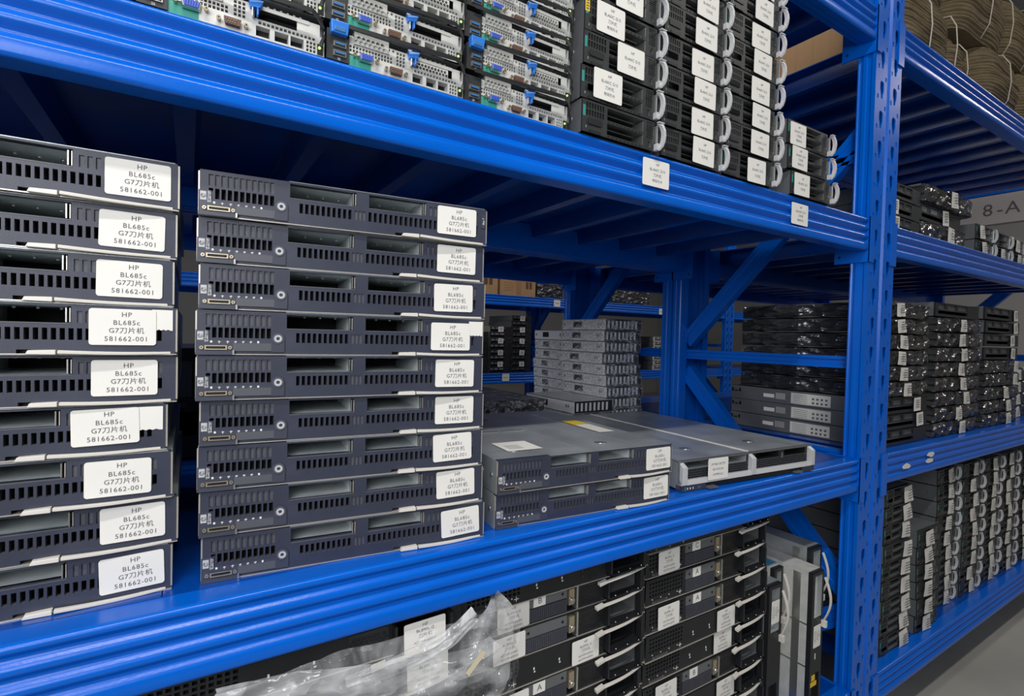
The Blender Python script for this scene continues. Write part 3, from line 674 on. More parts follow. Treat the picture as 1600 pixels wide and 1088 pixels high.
# ================================================================== HALF-HEIGHT BLADES WITH GREY HANDLE
def half_blade(loc, rz, label, group, name='half_blade_server', lite=False):
    t = thing(name, label, 'server', loc, rz, group); W, H, D = .180, .0545, .46
    b = MB(); b.box(0, W, .010, D, 0, .001, 'strip_metal'); b.box(0, W, .010, D, H-.001, H, 'strip_metal'); b.box(0, .001, .004, D, 0, H, 'strip_metal'); b.box(W-.001, W, .004, D, 0, H, 'strip_metal')
    b.box(.001, W-.001, D-.002, D, .001, H-.001, 'strip_metal'); b.box(.001, W-.001, .10, .102, .001, H-.001, 'recess_dark'); b.cyl((0, .03, .028), (-1, 0, 0), .004, .001, 12, 'bright_steel'); b.build('case', t)
    hs = []
    for r_, z in enumerate((.0285, .0405)):
        for i in range(7): hs.append((.0095+i*.0062, .0095+i*.0062+.0040, z, z+.0095, .008, 'charcoal', 'recess_dark'))
    hs += [(.0585, .150, .0300, .0500, .06, 'strip_metal', 'recess_dark'), (.0585, .150, .0060, .0250, .06, 'strip_metal', 'recess_dark')]
    for r_ in range(8):
        for i in range(4): hs.append((.1590+i*.0048, .1590+i*.0048+.0030, .022+r_*.0037, .022+r_*.0037+.0024, .004, 'charcoal', 'recess_dark'))
    hs.append((.164, .171, .0060, .0170, .004, 'bright_steel', 'recess_dark'))
    b = MB(); b.plate(.0005, W-.0005, .0006, H-.0006, 0, hs, 'charcoal')
    b.box(.0005, W-.0005, .0, .010, H-.0012, H-.0005, 'charcoal'); b.face([(.0005,0,.0006),(.0005,0,H-.001),(.0005,.01,H-.001),(.0005,.01,.0006)], 'charcoal')
    b.polyplate(rrect(.012, .046, .0145, .0245, .004), [], -.0016, .001, 'black_plastic', 'black_plastic', None)
    b.box(.014, .044, -.0016, .0, .0145, .0245, 'black_plastic'); b.box(.016, .042, -.0022, .0, .0, .0050, 'black_plastic')
    b.box(.0015, .0070, -.0004, .0, .0260, .0440, 'teal_tag'); b.text('one', .009, -.0004, .009, 'ink_white')
    for z in (.0262, .0022):
        for i in range(9): b.box(.0605+i*.0098, .0655+i*.0098, -.0003, .0, z, z+.0022, 'recess_dark')
    b.build('front_bezel', t)
    for z0 in (.0300, .0060):
        b = MB(); b.face([(.06,.002,z0+.0005),(.148,.002,z0+.0005),(.148,.059,z0+.0005),(.06,.059,z0+.0005)], 'strip_metal'); b.box(.1485, .1495, .0005, .05, z0+.001, z0+.018, 'bright_steel')
        b.hexa([(.062,.004,z0+.009),(.13,.004,z0+.009),(.146,.05,z0+.009),(.08,.05,z0+.009),(.062,.004,z0+.011),(.13,.004,z0+.011),(.146,.05,z0+.011),(.08,.05,z0+.011)], 'black_plastic'); b.build('drive_bay', t)
    # D-shaped handle
    pts = [(.183, -.002, .0045), (.187, -.006, .0050), (.1905, -.009, .011), (.1922, -.0105, .019), (.1928, -.0115, .028), (.1922, -.0110, .037), (.190, -.0095, .0445), (.187, -.007, .0485), (.183, -.004, .0500)]
    wv = [.0026, .0030, .0036, .0040, .0040, .0039, .0035, .0028, .0024]
    sec = lambda i: [(-.0030, -wv[i]), (.0030, -wv[i]), (.0030, wv[i]), (-.0030, wv[i])]
    b = MB(); b.sweep(pts, sec, 'handle_grey', False, (0, 1, 0)); b.box(.1795, .1860, -.008, .002, .002, .014, 'handle_grey'); b.box(.179, .194, -.012, -.006, .0495, .0518, 'handle_grey')
    b.box(.1805, .1840, -.005, .0, .015, .046, 'bright_steel')
    b.cyl((.186, -.0075, .0075), (0, -1, 0), .0022, .001, 10, 'bright_steel'); b.build('pull_handle', t, bevel=.0007)
    return t
gH = 'half-height blade servers on the upper shelf'
hb0 = half_blade((-1.003, -.004, ZU+.0010), 0, 'charcoal half-height blade without a paper label, lowest one beside the silver nodes', gH); hb0.scale = (.94, 1, 1)
hcols = {'D': (-1.0030, 5, .0560, 'first black column beside the silver nodes'), 'E': (-.8150, 7, .0564, 'second black column on the upper shelf'),
         'F': (-.6280, 8, .0562, 'third black column on the upper shelf'), 'G': (-.4020, 3, .0562, 'short black column beside the perforated post')}
for cn, (x, n, pt, nm) in hcols.items():
    for i in range(n):
        rnd = ((i*7+ord(cn)) % 5-2)*.0012
        if cn == 'D' and i == 0: continue
        lab = f'black half-height blade, {["lowest","second up","third up","fourth up","fifth up","sixth up","seventh up","eighth up"][i]} in the {nm}'
        o = dup(hb0, (x+rnd+(.018 if cn == 'G' and i == 0 else 0), -.004+abs(rnd), ZU+.0012+pt*i), rnd*2, lab, gH)
        if cn == 'D': put_sticker(o, {1: ST460B, 2: ST460, 3: ST460B, 4: ST460}[i], [0, .060, .110, .058, .105][i], -.0035, [0, .0300, .0300, .0295, .027][i])
        else:
            st = ST460B if (cn == 'G' and i > 0) or (cn == 'E' and i == 6) else ST460
            x0 = {'E': .121, 'F': .119, 'G': .043}[cn]
            put_sticker(o, st, x0+rnd*1.5, -.0035, .026+rnd, rnd*6)
b = MB(); b.box(.000, .010, -.0005, .0, .03, .052, 'yellow_tag')
for k in range(4): b.box(.002, .008, -.0008, -.0004, .033+k*.0045, .035+k*.0045, 'ink')
for o in [q for q in bpy.data.objects if q.get('label', '').startswith('black half-height blade, fourth up in the first black column')]: b.build('yellow_warning_tag', o)
# stickers on the upper beam
for x, z, lab in ((-.822, .6190, 'white price-tag sticker with four printed lines on the upper beam, under the first black column'), (-.341, .6140, 'small white sticker on the upper beam close to the upright')):
    t = thing('shelf_label', lab, 'label', (x, -.0006, z)); st = ST460B
    o = put_sticker(t, st, 0, 0, 0); o.scale = (1.02, 1, .98)
# ================================================================== BOTTOM SHELF OF THE NEAR BAY
def card_blade(loc, rz, label, group, kind):
    """full-width black blade: kind 'card' shows a lettered card slot, 'plain' a flat black cover"""
    t = thing('card_blade_server', label, 'server', loc, rz, group); W, H, D = .418, .0535, .46
    b = MB(); b.box(0, W, .012, D, 0, .0012, 'strip_metal'); b.box(0, W, .012, D, H-.0012, H, 'strip_metal'); b.box(0, .0012, .004, D, 0, H, 'strip_metal'); b.box(W-.0012, W, .004, D, 0, H, 'galvanised_steel')
    b.box(0, W, D-.002, D, 0, H, 'strip_metal'); b.box(0, W, -.002, .012, -.0006, .0006, 'lip_steel'); b.build('case', t)
    hs = []
    for r_ in range(4):
        for i in range(12): hs.append((.012+i*.0086, .012+i*.0086+.0055, .016+r_*.0085, .016+r_*.0085+.0052, .006, 'black_plastic', 'recess_dark'))
    hs.append((.312, .392, .012, .048, .10, 'strip_metal' if kind == 'card' else 'black_plastic', 'recess_dark'))
    if kind == 'card': hs.append((.120, .242, .003, .0505, .012, 'black_plastic', 'recess_dark'))
    b = MB(); b.plate(.0012, W-.0012, .0008, H-.0008, 0, hs, 'black_plastic'); b.box(.0012, W-.0012, 0, .012, H-.0014, H-.0006, 'black_plastic')
    for x in (.02, .045, .07, .095): b.box(x, x+.002, -.0004, 0, .010, .012, 'ink_white')
    b.box(.1, .11, -.0004, 0, .008, .009, 'ink_white'); b.box(.1045, .1055, -.0004, 0, .004, .013, 'ink_white')
    b.plate(.02, .065, .003, .0075, -.001, [(.024, .061, .004, .0065, .001, 'gold_metal', 'recess_dark')], 'strip_metal')
    if kind != 'card':
        for x in (.145, .20): b.box(x, x+.0025, -.0004, 0, .022, .027, 'ink_white'); b.box(x+.001, x+.0042, -.0004, 0, .017, .0195, 'ink_white')
    b.build('front_bezel', t)
    if kind == 'card':
        b = MB(); b.box(.122, .218, -.001, .004, .030, .0505, 'strip_metal')
        for x in (.133, .208): b.cyl((x, -.001, .040), (0, -1, 0), .0028, .0004, 12, 'recess_dark')
        b.build('card_bracket', t)
        for i in range(3):
            b = MB(); b.box(.122+i*.0322, .1534+i*.0322, -.002, .006, .004, .028, 'grey_module')
            for k in range(6): b.box(.126+i*.0322+k*.0045, .1265+i*.0322+k*.0045, -.0023, -.002, .006, .026, 'black_plastic')
            b.build('memory_module', t)
        b = MB(); b.box(.222, .234, -.003, .006, .014, .046, 'gold_metal'); b.cyl((.228, -.003, .024), (0, -1, 0), .0045, .004, 10, 'bright_steel'); b.box(.2385, .2425, -.004, .008, .003, .051, 'bright_steel'); b.build('latch_bracket', t)
    b = MB(); hexmesh(b, .246, .302, .006, .048, .0034, -.0008, 'black_plastic' if kind == 'card' else 'charcoal', 'black_plastic', 'recess_dark', .004, 1.18); b.build('hex_grille', t)
    b = MB(); b.box(.307, .311, -.014, .002, .006, .050, 'black_plastic'); b.box(.392, .397, -.014, .002, .006, .050, 'black_plastic'); b.box(.307, .397, -.014, .002, .006, .009, 'black_plastic')
    for x in (.325, .355, .385): b.box(x, x+.0014, -.0146, -.014, .011, .013, 'ink_white')
    b.build('bay_frame', t)
    N = 12; b = MB(); pts = [(.292+(.405-.292)*i/N, -.018-.008*math.sin(PI*i/N)+.012*(i/N), .0015+.004*math.sin(PI*i/N)) for i in range(N+1)]
    b.sweep(pts, lambda i: [(-.0035+.002*i/N, -.0016), (.0035-.002*i/N, -.0016), (.0035-.002*i/N, .0016), (-.0035+.002*i/N, .0016)], 'lever_cream', False)
    b.hexa([(.270,-.026,.0),(.292,-.022,.0),(.294,-.012,.0),(.272,-.016,.0),(.270,-.026,.0055),(.292,-.022,.0055),(.294,-.012,.0055),(.272,-.016,.0055)], 'lever_cream')
    b.build('release_lever', t, bevel=.0006)
    return t
gK = 'black card blades on the lowest shelf'
kc = card_blade((0, 0, 0), 0, 'x', gK, 'card'); kp = card_blade((0, 0, 0), 0, 'x', gK, 'plain')
used = {'card': 0, 'plain': 0}
def letter(o, key):
    b = MB(); b.box(.144, .1695, -.0018, -.0010, .0305, .0505, 'paper'); s = b.build('letter_card', o)
    b = MB(); b.text(key, .157, -.0024, .041, 'ink'); b.build('printed_text', s)
colK = [(-1.180, 'pile beside the plastic sheet', -.1400, .0498, .925, ['plain', 'card', 'card', 'plain', 'card', 'plain', 'card', 'plain', 'card', 'plain'], ['', 'B', '', '', 'A', '', 'B', '', 'A', ''], [0, .070, .062, .228, .070, 0, .07, .23, 0, 0]),
        (-.7590, 'pile beside the edge-standing blades', -.1210, .0562, 1, ['plain', 'card', 'card', 'card', 'plain', 'plain', 'card', 'plain', 'card', 'card'], ['', 'C', 'A', 'A', '', '', 'B', '', 'A', 'A'], [0, .036, 0, .034, .225, .225, .036, .235, 0, .04])]
for x, cn, zt0, pz, sz_, kinds, lets, lx in colK:
    for i, (k, l, sx) in enumerate(zip(kinds, lets, lx)):
        z = zt0-i*pz
        if z < ZB+.001: continue
        src = kc if k == 'card' else kp
        lab = f'black blade {"with letter "+l if l else "without letter"}, {nth(i, 20)} in the {cn}'
        loc = (x+((i*7) % 4)*.0008, .048+((i*3) % 4)*.003, z)
        if used[k] == 0: src.location = loc; src['label'] = lab; o = src; used[k] = 1; src.rotation_euler[2] = -.004
        else: o = dup(src, loc, -.004+((i*5) % 3-1)*.003, lab, gK, skip=('letter_card', 'label_sticker'))
        o.scale = (1, 1, sz_); o['_l'] = l; o['_s'] = sx
for o in [q for q in bpy.data.objects if '_l' in q.keys()]:
    if o['_l']: letter(o, {'A': 'A', 'B': 'B', 'C': 'Cc'}[o['_l']])
    if o['_s'] > 0: put_sticker(o, ST890, o['_s']+.032, -.0035, .026, -.02)
    del o['_l']; del o['_s']
# the rest of that shelf: blades standing on edge at the right
def edge_blade(loc, h, wd, label, steel, side, sz):
    t = thing('upright_blade_server', label, 'server', loc, 0, 'blades standing on edge on the lowest shelf'); D = .50
    b = MB(); b.box(0, wd, .012, D, 0, h, steel)
    for k in (.32, .62): b.box(-.0008, wd+.0006, .012, D, h*k, h*k+.004, 'bright_steel')
    b.box(-.0006, 0, .03, .05, .01, h-.01, 'bright_steel')
    for i in range(6): b.cyl((wd*.5, .03+i*.07, h), (0, 0, 1), .0022, .0008, 8, 'bright_steel')
    b.build('case', t)
    b = MB(); b.plate(.001, wd-.001, .002, h-.002, 0, [(.012, wd-.010, h-.12, h-.012, .09, 'galvanised_steel', 'recess_dark'), (.01, wd-.01, .02, .10, .01, 'black_plastic', 'recess_dark')], 'black_plastic'); b.box(.001, wd-.001, 0, .012, h-.003, h-.002, 'black_plastic'); b.face([(.001,0,.002),(.001,0,h-.002),(.001,.012,h-.002),(.001,.012,.002)], 'black_plastic')
    if side: b.box(.01, .026, -.0006, 0, h-.285, h-.27, 'yellow_tag'); b.box(.006, .034, -.0006, 0, h-.30, h-.288, 'yellow_tag'); b.box(.022, .025, -.0006, 0, h-.23, h-.215, 'ink_white')
    b.build('front_bezel', t)
    N = 12; b = MB(); pts = [(wd-.004, -.004-.016*math.sin(PI*i/N), h-.020-.115*i/N) for i in range(N+1)]
    b.sweep(pts, [(-.0015, -.004), (.0015, -.004), (.0015, .004), (-.0015, .004)], 'lever_cream', False, (1, 0, 0)); b.box(wd-.009, wd, -.012, .0, h-.150, h-.133, 'lever_cream'); b.build('release_lever', t, bevel=.0006)
    if sz: put_sticker(t, ST890, wd*.5, -.0012, h-sz, PI/2).scale = (.9, 1, .7)
    return t
zb0 = ZB+.001
edge_blade((-.335+.003, .045, zb0), .355, .056, 'black and steel blade standing on edge against the stacked card blades', 'galvanised_steel', False, .07)
t = edge_blade((-.262, .075, zb0), .372, .042, 'pale steel blade on edge with blue tape along its top edge', 'node_steel', False, 0)
b = MB(); b.box(-.0005, .0425, .02, .34, .3722, .3730, 'blue_tape'); b.build('tape_strip', t)
edge_blade((-.190, .015, zb0), .368, .056, 'black blade standing on edge with a tall label and two yellow tags', 'node_steel', True, .17)
t = edge_blade((-.125, .055, zb0), .405, .056, 'tallest blade on edge with galvanised top and cream lever, beside the upright', 'galvanised_steel', False, 0)
# ================================================================== FILM-DRAPED BLADES, LOWER LEFT
for i in range(4):
    o = dup(kp, (-1.606+(i % 2)*.006, .030, -.1480-.056*i), .004*(i-1), f'black blade under the clear plastic sheet, {nth(i, 9)} of that pile', gK, skip=('label_sticker',))
    if i < 2: put_sticker(o, ST890, .352, -.0155, .027, -.03)
def drape():
    t = thing('plastic_sheet', 'crumpled clear plastic sheet draped over black blades on the lowest shelf', 'plastic sheet', (-1.4, .02, -.3))
    def crump(p, s1=1.): 
        p = Vector(p); a = 1-abs(noise.noise(p*11*s1))*2.2; b_ = 1-abs(noise.noise(p*23*s1+Vector((3, 1, 7))))*2.2
        return .6*a+.35*b_
    nx, nz = 170, 80; b = MB(); X0 = -1.80; k = b.m('clear_film')
    for j in range(nz+1):
        for i in range(nx+1):
            s = i/nx; q = j/nz; X1 = -1.165+.062*math.sin(PI*min(1, q*1.25+.12)); x = X0+(X1-X0)*s
            z = -.100-.36*q+.012*s
            c = crump((x, z*1.3, 2.2)); n1 = noise.noise(Vector((x*5, z*7, 3.3)))
            y = -.020-.030*math.sin(min(1, q*2)*PI/2)-.020*n1-.011*c
            if s > .9: a = (s-.9)/.1; y += .05*a*a
            b.v.append((x+1.4, y-.02, min(.205, z+.3+.006*c)))
    for j in range(nz):
        for i in range(nx): a = j*(nx+1)+i; b.f.append((a, a+nx+1, a+nx+2, a+1)); b.mi.append(k); b.sm.append(True)
    b.build('sheet', t)
    # heavier gathered fold running along the lower edge and curling up at its end
    def spline(P, n):
        out = []
        for i in range(len(P)-1):
            p0, p1, p2, p3 = [Vector(P[max(0, min(len(P)-1, i+d))]) for d in (-1, 0, 1, 2)]
            for j in range(n):
                u = j/n; out.append(.5*((2*p1)+(p2-p0)*u+(2*p0-5*p1+4*p2-p3)*u*u+(3*p1-p0-3*p2+p3)*u**3))
        return out+[Vector(P[-1])]
    for P, wd, yb in ((FOLD_A, .034, -.03), (FOLD_B, .018, -.03)):
        L = spline(P, 14); b = MB(); k = b.m('fold_film'); m = 16
        for i, p in enumerate(L):
            tn = (L[min(i+1, len(L)-1)]-L[max(0, i-1)]).normalized(); nr = Vector((-tn.z, 0, tn.x)); taper = .45+.55*min(1, i/12)
            for j in range(m+1):
                v = j/m-.5; c = crump((p.x*1.0+v*.05, p.z*1.0, v*.5+5), .8)
                q = p+nr*(v*wd*taper*2*.8); b.v.append((q.x+1.4+.003*c, p.y-.02-.014*math.cos(v*PI)-.008*c, q.z+.3))
        for i in range(len(L)-1):
            for j in range(m): a = i*(m+1)+j; b.f.append((a, a+1, a+m+2, a+m+1)); b.mi.append(k); b.sm.append(True)
        b.build('sheet_fold', t)
    for (x, z, r) in ((-1.29, -.165, .5), (-1.225, -.118, .75)):
        b = MB(); c, q = math.cos(r), math.sin(r)
        b.face([(x+1.4+u*c-v*q, -.108+.0, z+.3+u*q+v*c) for u, v in ((-.017, -.004), (.017, -.004), (.017, .004), (-.017, .004))], 'tape_tan'); b.build('tape_piece', t)
FOLD_A = [(-1.524, .0, -0.113), (-1.421, .0, -0.141), (-1.324, .0, -0.160), (-1.240, .0, -0.178), (-1.172, .0, -0.181), (-1.133, .0, -0.164), (-1.137, .0, -0.129), (-1.167, .0, -0.094)]
FOLD_B = [(-1.375, .0, -0.143), (-1.315, .0, -0.142), (-1.270, .0, -0.137), (-1.231, .0, -0.128), (-1.185, .0, -0.103)]
drape()
# ================================================================== WRAPPED THINGS
def bag_mesh(W, D, H, seed, amp, mn, sub=14, flap=True):
    """soft crumpled film skin round a box, origin front-left-bottom"""
    b = MB(); k = b.m(mn); rnd = Vector((seed*3.1, seed*1.7, seed*.9))
    nx, ny, nz = max(6, int(W/.02)), max(6, int(D/.035)), max(3, int(H/.014))
    def disp(p, nrm):
        e = (noise.noise(Vector(p)*26+rnd)+.55*noise.noise(Vector(p)*61+rnd)); e2 = abs(noise.noise(Vector((p[0]*14+p[2]*30, p[1]*9, p[2]*22))+rnd))
        return tuple(Vector(p)+Vector(nrm)*(amp*(.35+e*.9-e2*.9)))
    def gridf(o, u, v, n, m, nrm):
        b0 = len(b.v); o, u, v = Vector(o), Vector(u), Vector(v)
        for j in range(m+1):
            for i in range(n+1):
                p = o+u*(i/n)+v*(j/m)
                # pull edges in so that corners look soft
                c = Vector((W/2, D/2, H/2)); r = Vector((min(1, abs(p.x-c.x)/(W/2)), min(1, abs(p.y-c.y)/(D/2)), min(1, abs(p.z-c.z)/(H/2))))
                s = sorted(r)[1]; sh = 1-.10*max(0, s-.80)/.20
                p2 = Vector((c.x+(p.x-c.x)*(1-(1-sh)*.25), c.y+(p.y-c.y)*(1-(1-sh)*.2), c.z+(p.z-c.z)*sh))
                nn = (p-c); nn = Vector((nn.x/W, nn.y/D, nn.z/H)).normalized()
                b.v.append(disp(p2, nn))
        for j in range(m):
            for i in range(n):
                a = b0+j*(n+1)+i; b.f.append((a, a+1, a+n+2, a+n+1)); b.mi.append(k); b.sm.append(True)
    gridf((0,0,0), (W,0,0), (0,0,H), nx, nz, (0,-1,0)); gridf((W,D,0), (-W,0,0), (0,0,H), nx, nz, (0,1,0))
    gridf((0,D,0), (0,-D,0), (0,0,H), ny, nz, (-1,0,0)); gridf((W,0,0), (0,D,0), (0,0,H), ny, nz, (1,0,0))
    gridf((0,0,H), (W,0,0), (0,D,0), nx, ny, (0,0,1)); gridf((0,D,0), (W,0,0), (0,-D,0), nx, ny, (0,0,-1))
    return b
def limp_sticker(parent, x, y, z, wd, ht, seed, lean=.25, mn='paper_dim'):
    b = MB(); n = 6; k = b.m(mn); b0 = len(b.v)
    for j in range(n+1):
        for i in range(4):
            s = j/n; yy = -lean*.009*(1-s)*(i/3)-lean*.002*math.sin(s*4+seed); xx = (i/3-.5)*wd+.0008*math.sin(s*4+seed*2)
            b.v.append((xx, yy-.001, ht*(s-.5)))
    for j in range(n):
        for i in range(3): a = b0+j*4+i; b.f.append((a, a+1, a+5, a+4)); b.mi.append(k); b.sm.append(True)
    for q in range(4): b.box(-wd*.28, wd*.28, -lean*.018-.0016, -lean*.016-.0014, ht*(.28-.17*q), ht*(.28-.17*q)+.0022, 'ink')
    o = b.build('label_sticker', parent, (x, y, z)); o['label'] = 'creased white paper label'; o.rotation_euler = (0, (seed % 7-3)*.025, 0)
    return o
rng = random.Random(4)
# ---- middle shelf of the far right bay
gW = 'wrapped servers on the middle shelf of the far right bay'
def rackmount(loc, W, H, D, label, group, wrapped, seed, label_x, front='black_plastic', case='strip_metal', film_m='dark_film', sidelabels=False):
    t = thing('wrapped_server' if wrapped else 'rack_server', label, 'server', loc, 0, group)
    b = MB(); b.box(0, W, .006, D, .0006, H, case); b.build('case', t)
    hs = [(W*.06, W*.22, H*.55, H*.88, .01, front, 'recess_dark'), (W*.26, W*.46, H*.55, H*.88, .05, front, 'recess_dark'), (W*.5, W*.72, H*.55, H*.88, .05, front, 'recess_dark'), (W*.06, W*.72, H*.2, H*.42, .006, front, 'recess_dark')]
    b = MB(); b.plate(.001, W-.001, .001, H-.001, 0, hs, front); b.box(.001, W-.001, .0, .006, H-.002, H-.001, front); b.face([(.001,0,.001),(.001,0,H-.001),(.001,.006,H-.001),(.001,.006,.001)], front)
    b.box(W*.08, W*.4, -.0008, 0, H*.46, H*.5, 'grey_plastic'); b.build('front_bezel', t)
    if wrapped:
        bm = bag_mesh(W+.012, D+.01, H+.001, seed, .0065, film_m); bm.v = [(x-.006, y-.010, min(H+.0022, max(z, .0004))) for x, y, z in bm.v]; bm.build('plastic_wrap', t)
    if label_x is not None: limp_sticker(t, label_x, -.018 if wrapped else -.003, H*.5, .05, H*.9, seed, .35 if wrapped else .1)
    if sidelabels:
        x = -.0006
        def sl(y0, y1, z0, z1, mn): b.box(x-.0004, x, y0, y1, z0, z1, mn)
        b = MB(); sl(.14, .27, H*.12, H*.88, 'paper_dim'); s1 = b.build('spec_label', t)
        b = MB(); x = -.0010
        for i in range(5): sl(.215, .262, H*(.2+.13*i), H*(.2+.13*i)+.0012, 'ink')
        for i in range(4):
            for j in range(2): sl(.150+i*.014, .157+i*.014, H*(.22+.28*j), H*(.22+.28*j)+.007, 'ink')
        b.build('printed_text', s1); x = -.0006
        b = MB(); sl(.33, .37, H*.35, H*.62, 'paper'); sl(.29, .325, H*.3, H*.75, 'lip_steel'); b.build('barcode_label', t)
        b = MB(); sl(.46, .468, H*.55, H*.8, 'recess_dark'); sl(.49, .498, H*.55, H*.8, 'recess_dark'); sl(.472, .486, H*.55, H*.65, 'recess_dark'); b.build('side_slot', t)
    return t
xA = .212; PA = .0487
for i in range(3):
    rackmount((xA+[.0, .004, .0][i], .045, ZM+.0012+i*.0495), .335, .0480, .50, f'grey chassis with printed side label, {["lowest", "second up", "third up"][i]} behind the perforated post', 'grey chassis behind the upright', False, i, [None, .27, .25][i], sidelabels=True)
for i in range(6):
    rackmount((xA+.01, .055, ZM+.152+i*PA*1.02), .325, .0455, .46, f'server in dark crumpled film, {["lowest", "second up", "third up", "fourth up", "fifth up", "topmost"][i]} of the pile behind the post', gW, True, 10+i, [.15, .12, .10, .11, .09, .08][i])
for i in range(9):
    rackmount((.600+((i*3) % 4)*.004, .05, ZM+.0012+i*.0520), .40, .0480, .46, f'film-wrapped server, {["lowest","second up","third up","fourth up","fifth up","sixth up","seventh up","eighth up","topmost"][i]} in the second pile past the post', gW, i not in (8,), 30+i, [.22, .17, .24, .21, .19, .20, .18, .19, None][i], case='strip_metal')
for i in range(9):
    wr = i < 5
    rackmount((1.065+((i*5) % 4)*.005, .05, ZM+.0012+i*.0530), .40, .0490, .46, f'{"film-wrapped" if wr else "unwrapped black"} server, {["lowest","second up","third up","fourth up","fifth up","sixth up","seventh up","eighth up","topmost"][i]} in the third pile past the post', gW, wr, 50+i, [.25, .24, .2, .3, .32, .33, .31, .34, .35][i])
for i in range(4):
    rackmount((1.54, .10, ZM+.0012+i*.056), .40, .050, .46, f'film-wrapped server, {["lowest","second up","third up","topmost"][i]} in the low pile furthest along the middle shelf', gW, True, 70+i, .1)
# ---- upper shelf of the far right bay
gU = 'servers on the upper shelf of the far right bay'
for i in range(3):
    rackmount((.212, .04, ZU+.0012+i*.0505), .205, .049, .46, f'dark bare server, {["lowest","middle","topmost"][i]} of three beside the post, under the cloth bales', gU, False, 80+i, [.03, .02, None][i], 'charcoal')
rackmount((.430, .045, ZU+.0012), .36, .062, .46, 'server in glossy crumpled film, lowest of the wrapped three beside the board', gU, True, 90, .2)
rackmount((.425, .045, ZU+.066), .34, .055, .46, 'bare grey server sandwiched between two film-wrapped ones past the post', gU, False, 91, .2, 'charcoal', 'galvanised_steel')
rackmount((.432, .04, ZU+.123), .40, .058, .46, 'server in dark film on top of a bare grey server past the post', gU, True, 92, .2)
hx = [.885, 1.095, 1.30, 1.50]
for c, n in enumerate((2, 2, 2, 1)):
    for i in range(n):
        o = dup(hb0, (hx[c], .035+c*.006, ZU+.0012+i*.0575), .01, f'small black blade, {["lower","upper"][i]} one in the {["first","second","third","last"][c]} short column past the wrapped three', gU)
        if (c, i) != (1, 1): limp_sticker(o, [.08, .05][i]+.02*c, -.004, .027, .05, .048, c*2+i, .3)
# ---- lowest shelf of the far right bay
gB = 'stacked blades on the lowest shelf of the far right bay'
nmc = ['in the first pile', 'in the second pile', 'in the third pile', 'in the fourth pile', 'in the fifth pile', 'in the sixth pile', 'in the seventh pile']
colB = [(.250, .030, 9, .0575), (.500, .030, 6, .0575), (.730, .060, 9, .0570), (.945, .050, 9, .0570), (1.155, .050, 9, .0570), (1.365, .050, 9, .0570), (1.575, .05, 9, .0570), (1.785, .05, 9, .057)]
up_w = ['lowest', 'second up', 'third up', 'fourth up', 'fifth up', 'sixth up', 'seventh up', 'eighth up', 'topmost']
for c, (x, y, n, pt) in enumerate(colB):
    for i in range(n):
        wob = rng.uniform(-1, 1)
        lab = f'black blade with limp label, {up_w[i] if not (n == 6 and i == 5) else "topmost"} {nmc[c] if c < 7 else "in the last pile"} on the floor-level shelf'
        o = dup(hb0, (x+wob*.004, y+abs(wob)*.008, ZB+.0012+pt*i), wob*.025, lab, gB, skip=('pull_handle',) if c in (0, 1) else ())
        limp_sticker(o, {0: .150, 1: .075}.get(c, .10+wob*.02), -.005, .026, .058 if c < 2 else .048, .049, i+c*3, .45)
        if c == 1: pass
# ================================================================== BALES OF CLOTH ON THE TOP SHELF
def bale(loc, W, D, H, seed, label, rz=0., bulge=.02):
    t = thing('cloth_bale', label, 'bale', loc, rz, 'tied bales of brown cloth on the top shelf'); nx, ny, nz = 30, 16, 40
    b = MB(); k = b.m('cloth'); N = 64; M = 120; rs = Vector((seed, seed*2, 0))
    for j in range(M+1):
        q = j/M; z = H*q
        for i in range(N):
            a = 2*PI*i/N; ca_, sa_ = math.cos(a), math.sin(a); e = 5.5
            r = (abs(ca_)**e+abs(sa_)**e)**(-1/e)
            fold = .0022*math.sin(q*H/.011*2*PI+1.2*noise.noise(Vector((ca_*1.5, sa_*1.5, q*3))+rs))+.006*noise.noise(Vector((ca_*1.5, sa_*1.5, q*14))+rs)+.008*noise.noise(Vector((ca_*1.2, sa_*1.2, q*3))+rs)
            edge = math.sin(PI*min(1, max(0, q)))**.18 if 0 < q < 1 else .80
            g = 1-.10*(1-edge)
            x = W/2*(1+r*ca_*g)+fold*ca_; y = D/2*(1+r*sa_*g)+fold*sa_
            y += (bulge*math.sin(q*PI)*(-1 if sa_ < 0 else 1)*.6)
            b.v.append((x, y, z+.008*noise.noise(Vector((ca_, sa_, q*4))*1.7+rs)*min(1, q*4)*(1 if q < 1 else 0)))
    for j in range(M):
        for i in range(N): i2 = (i+1) % N; b.f.append((j*N+i, j*N+i2, (j+1)*N+i2, (j+1)*N+i)); b.mi.append(k); b.sm.append(True)
    b.f.append(tuple(range(N))[::-1]); b.mi.append(k); b.sm.append(False); b.f.append(tuple(M*N+i for i in range(N))); b.mi.append(k); b.sm.append(False)
    b.build('cloth_stack', t)
    for fx in ((.6,) if W < .3 else (.42, .9)[:1+(seed % 2)]):
        b = MB(); x = W*fx; b.tube([(x, .03, H+.002), (x+.003, -.004, H-.004), (x+.006, -.008-bulge*.6, H*.8), (x+.012, -.009-bulge*.7, H*.5), (x+.018, -.006-bulge*.5, H*.2), (x+.022, .004, .006)], .0020, 6, 'twine', (1, 0, 0)); b.build('twine', t)
    return t
zt = ZT+.001
bale((.225, .05, zt), .42, .50, .21, 1, 'tied bale of brown cloth next to the upright on the top shelf, lower one')
bale((.215, .06, zt+.214), .42, .50, .25, 2, 'tied bale of brown cloth on top of the one next to the upright')
bale((.700, .09, zt), .18, .45, .20, 3, 'narrow roll of brown cloth squeezed between the bales', 0, .03)
bale((.905, .04, zt), .40, .50, .22, 4, 'lower tied bale of brown cloth past the narrow roll', 0, .03)
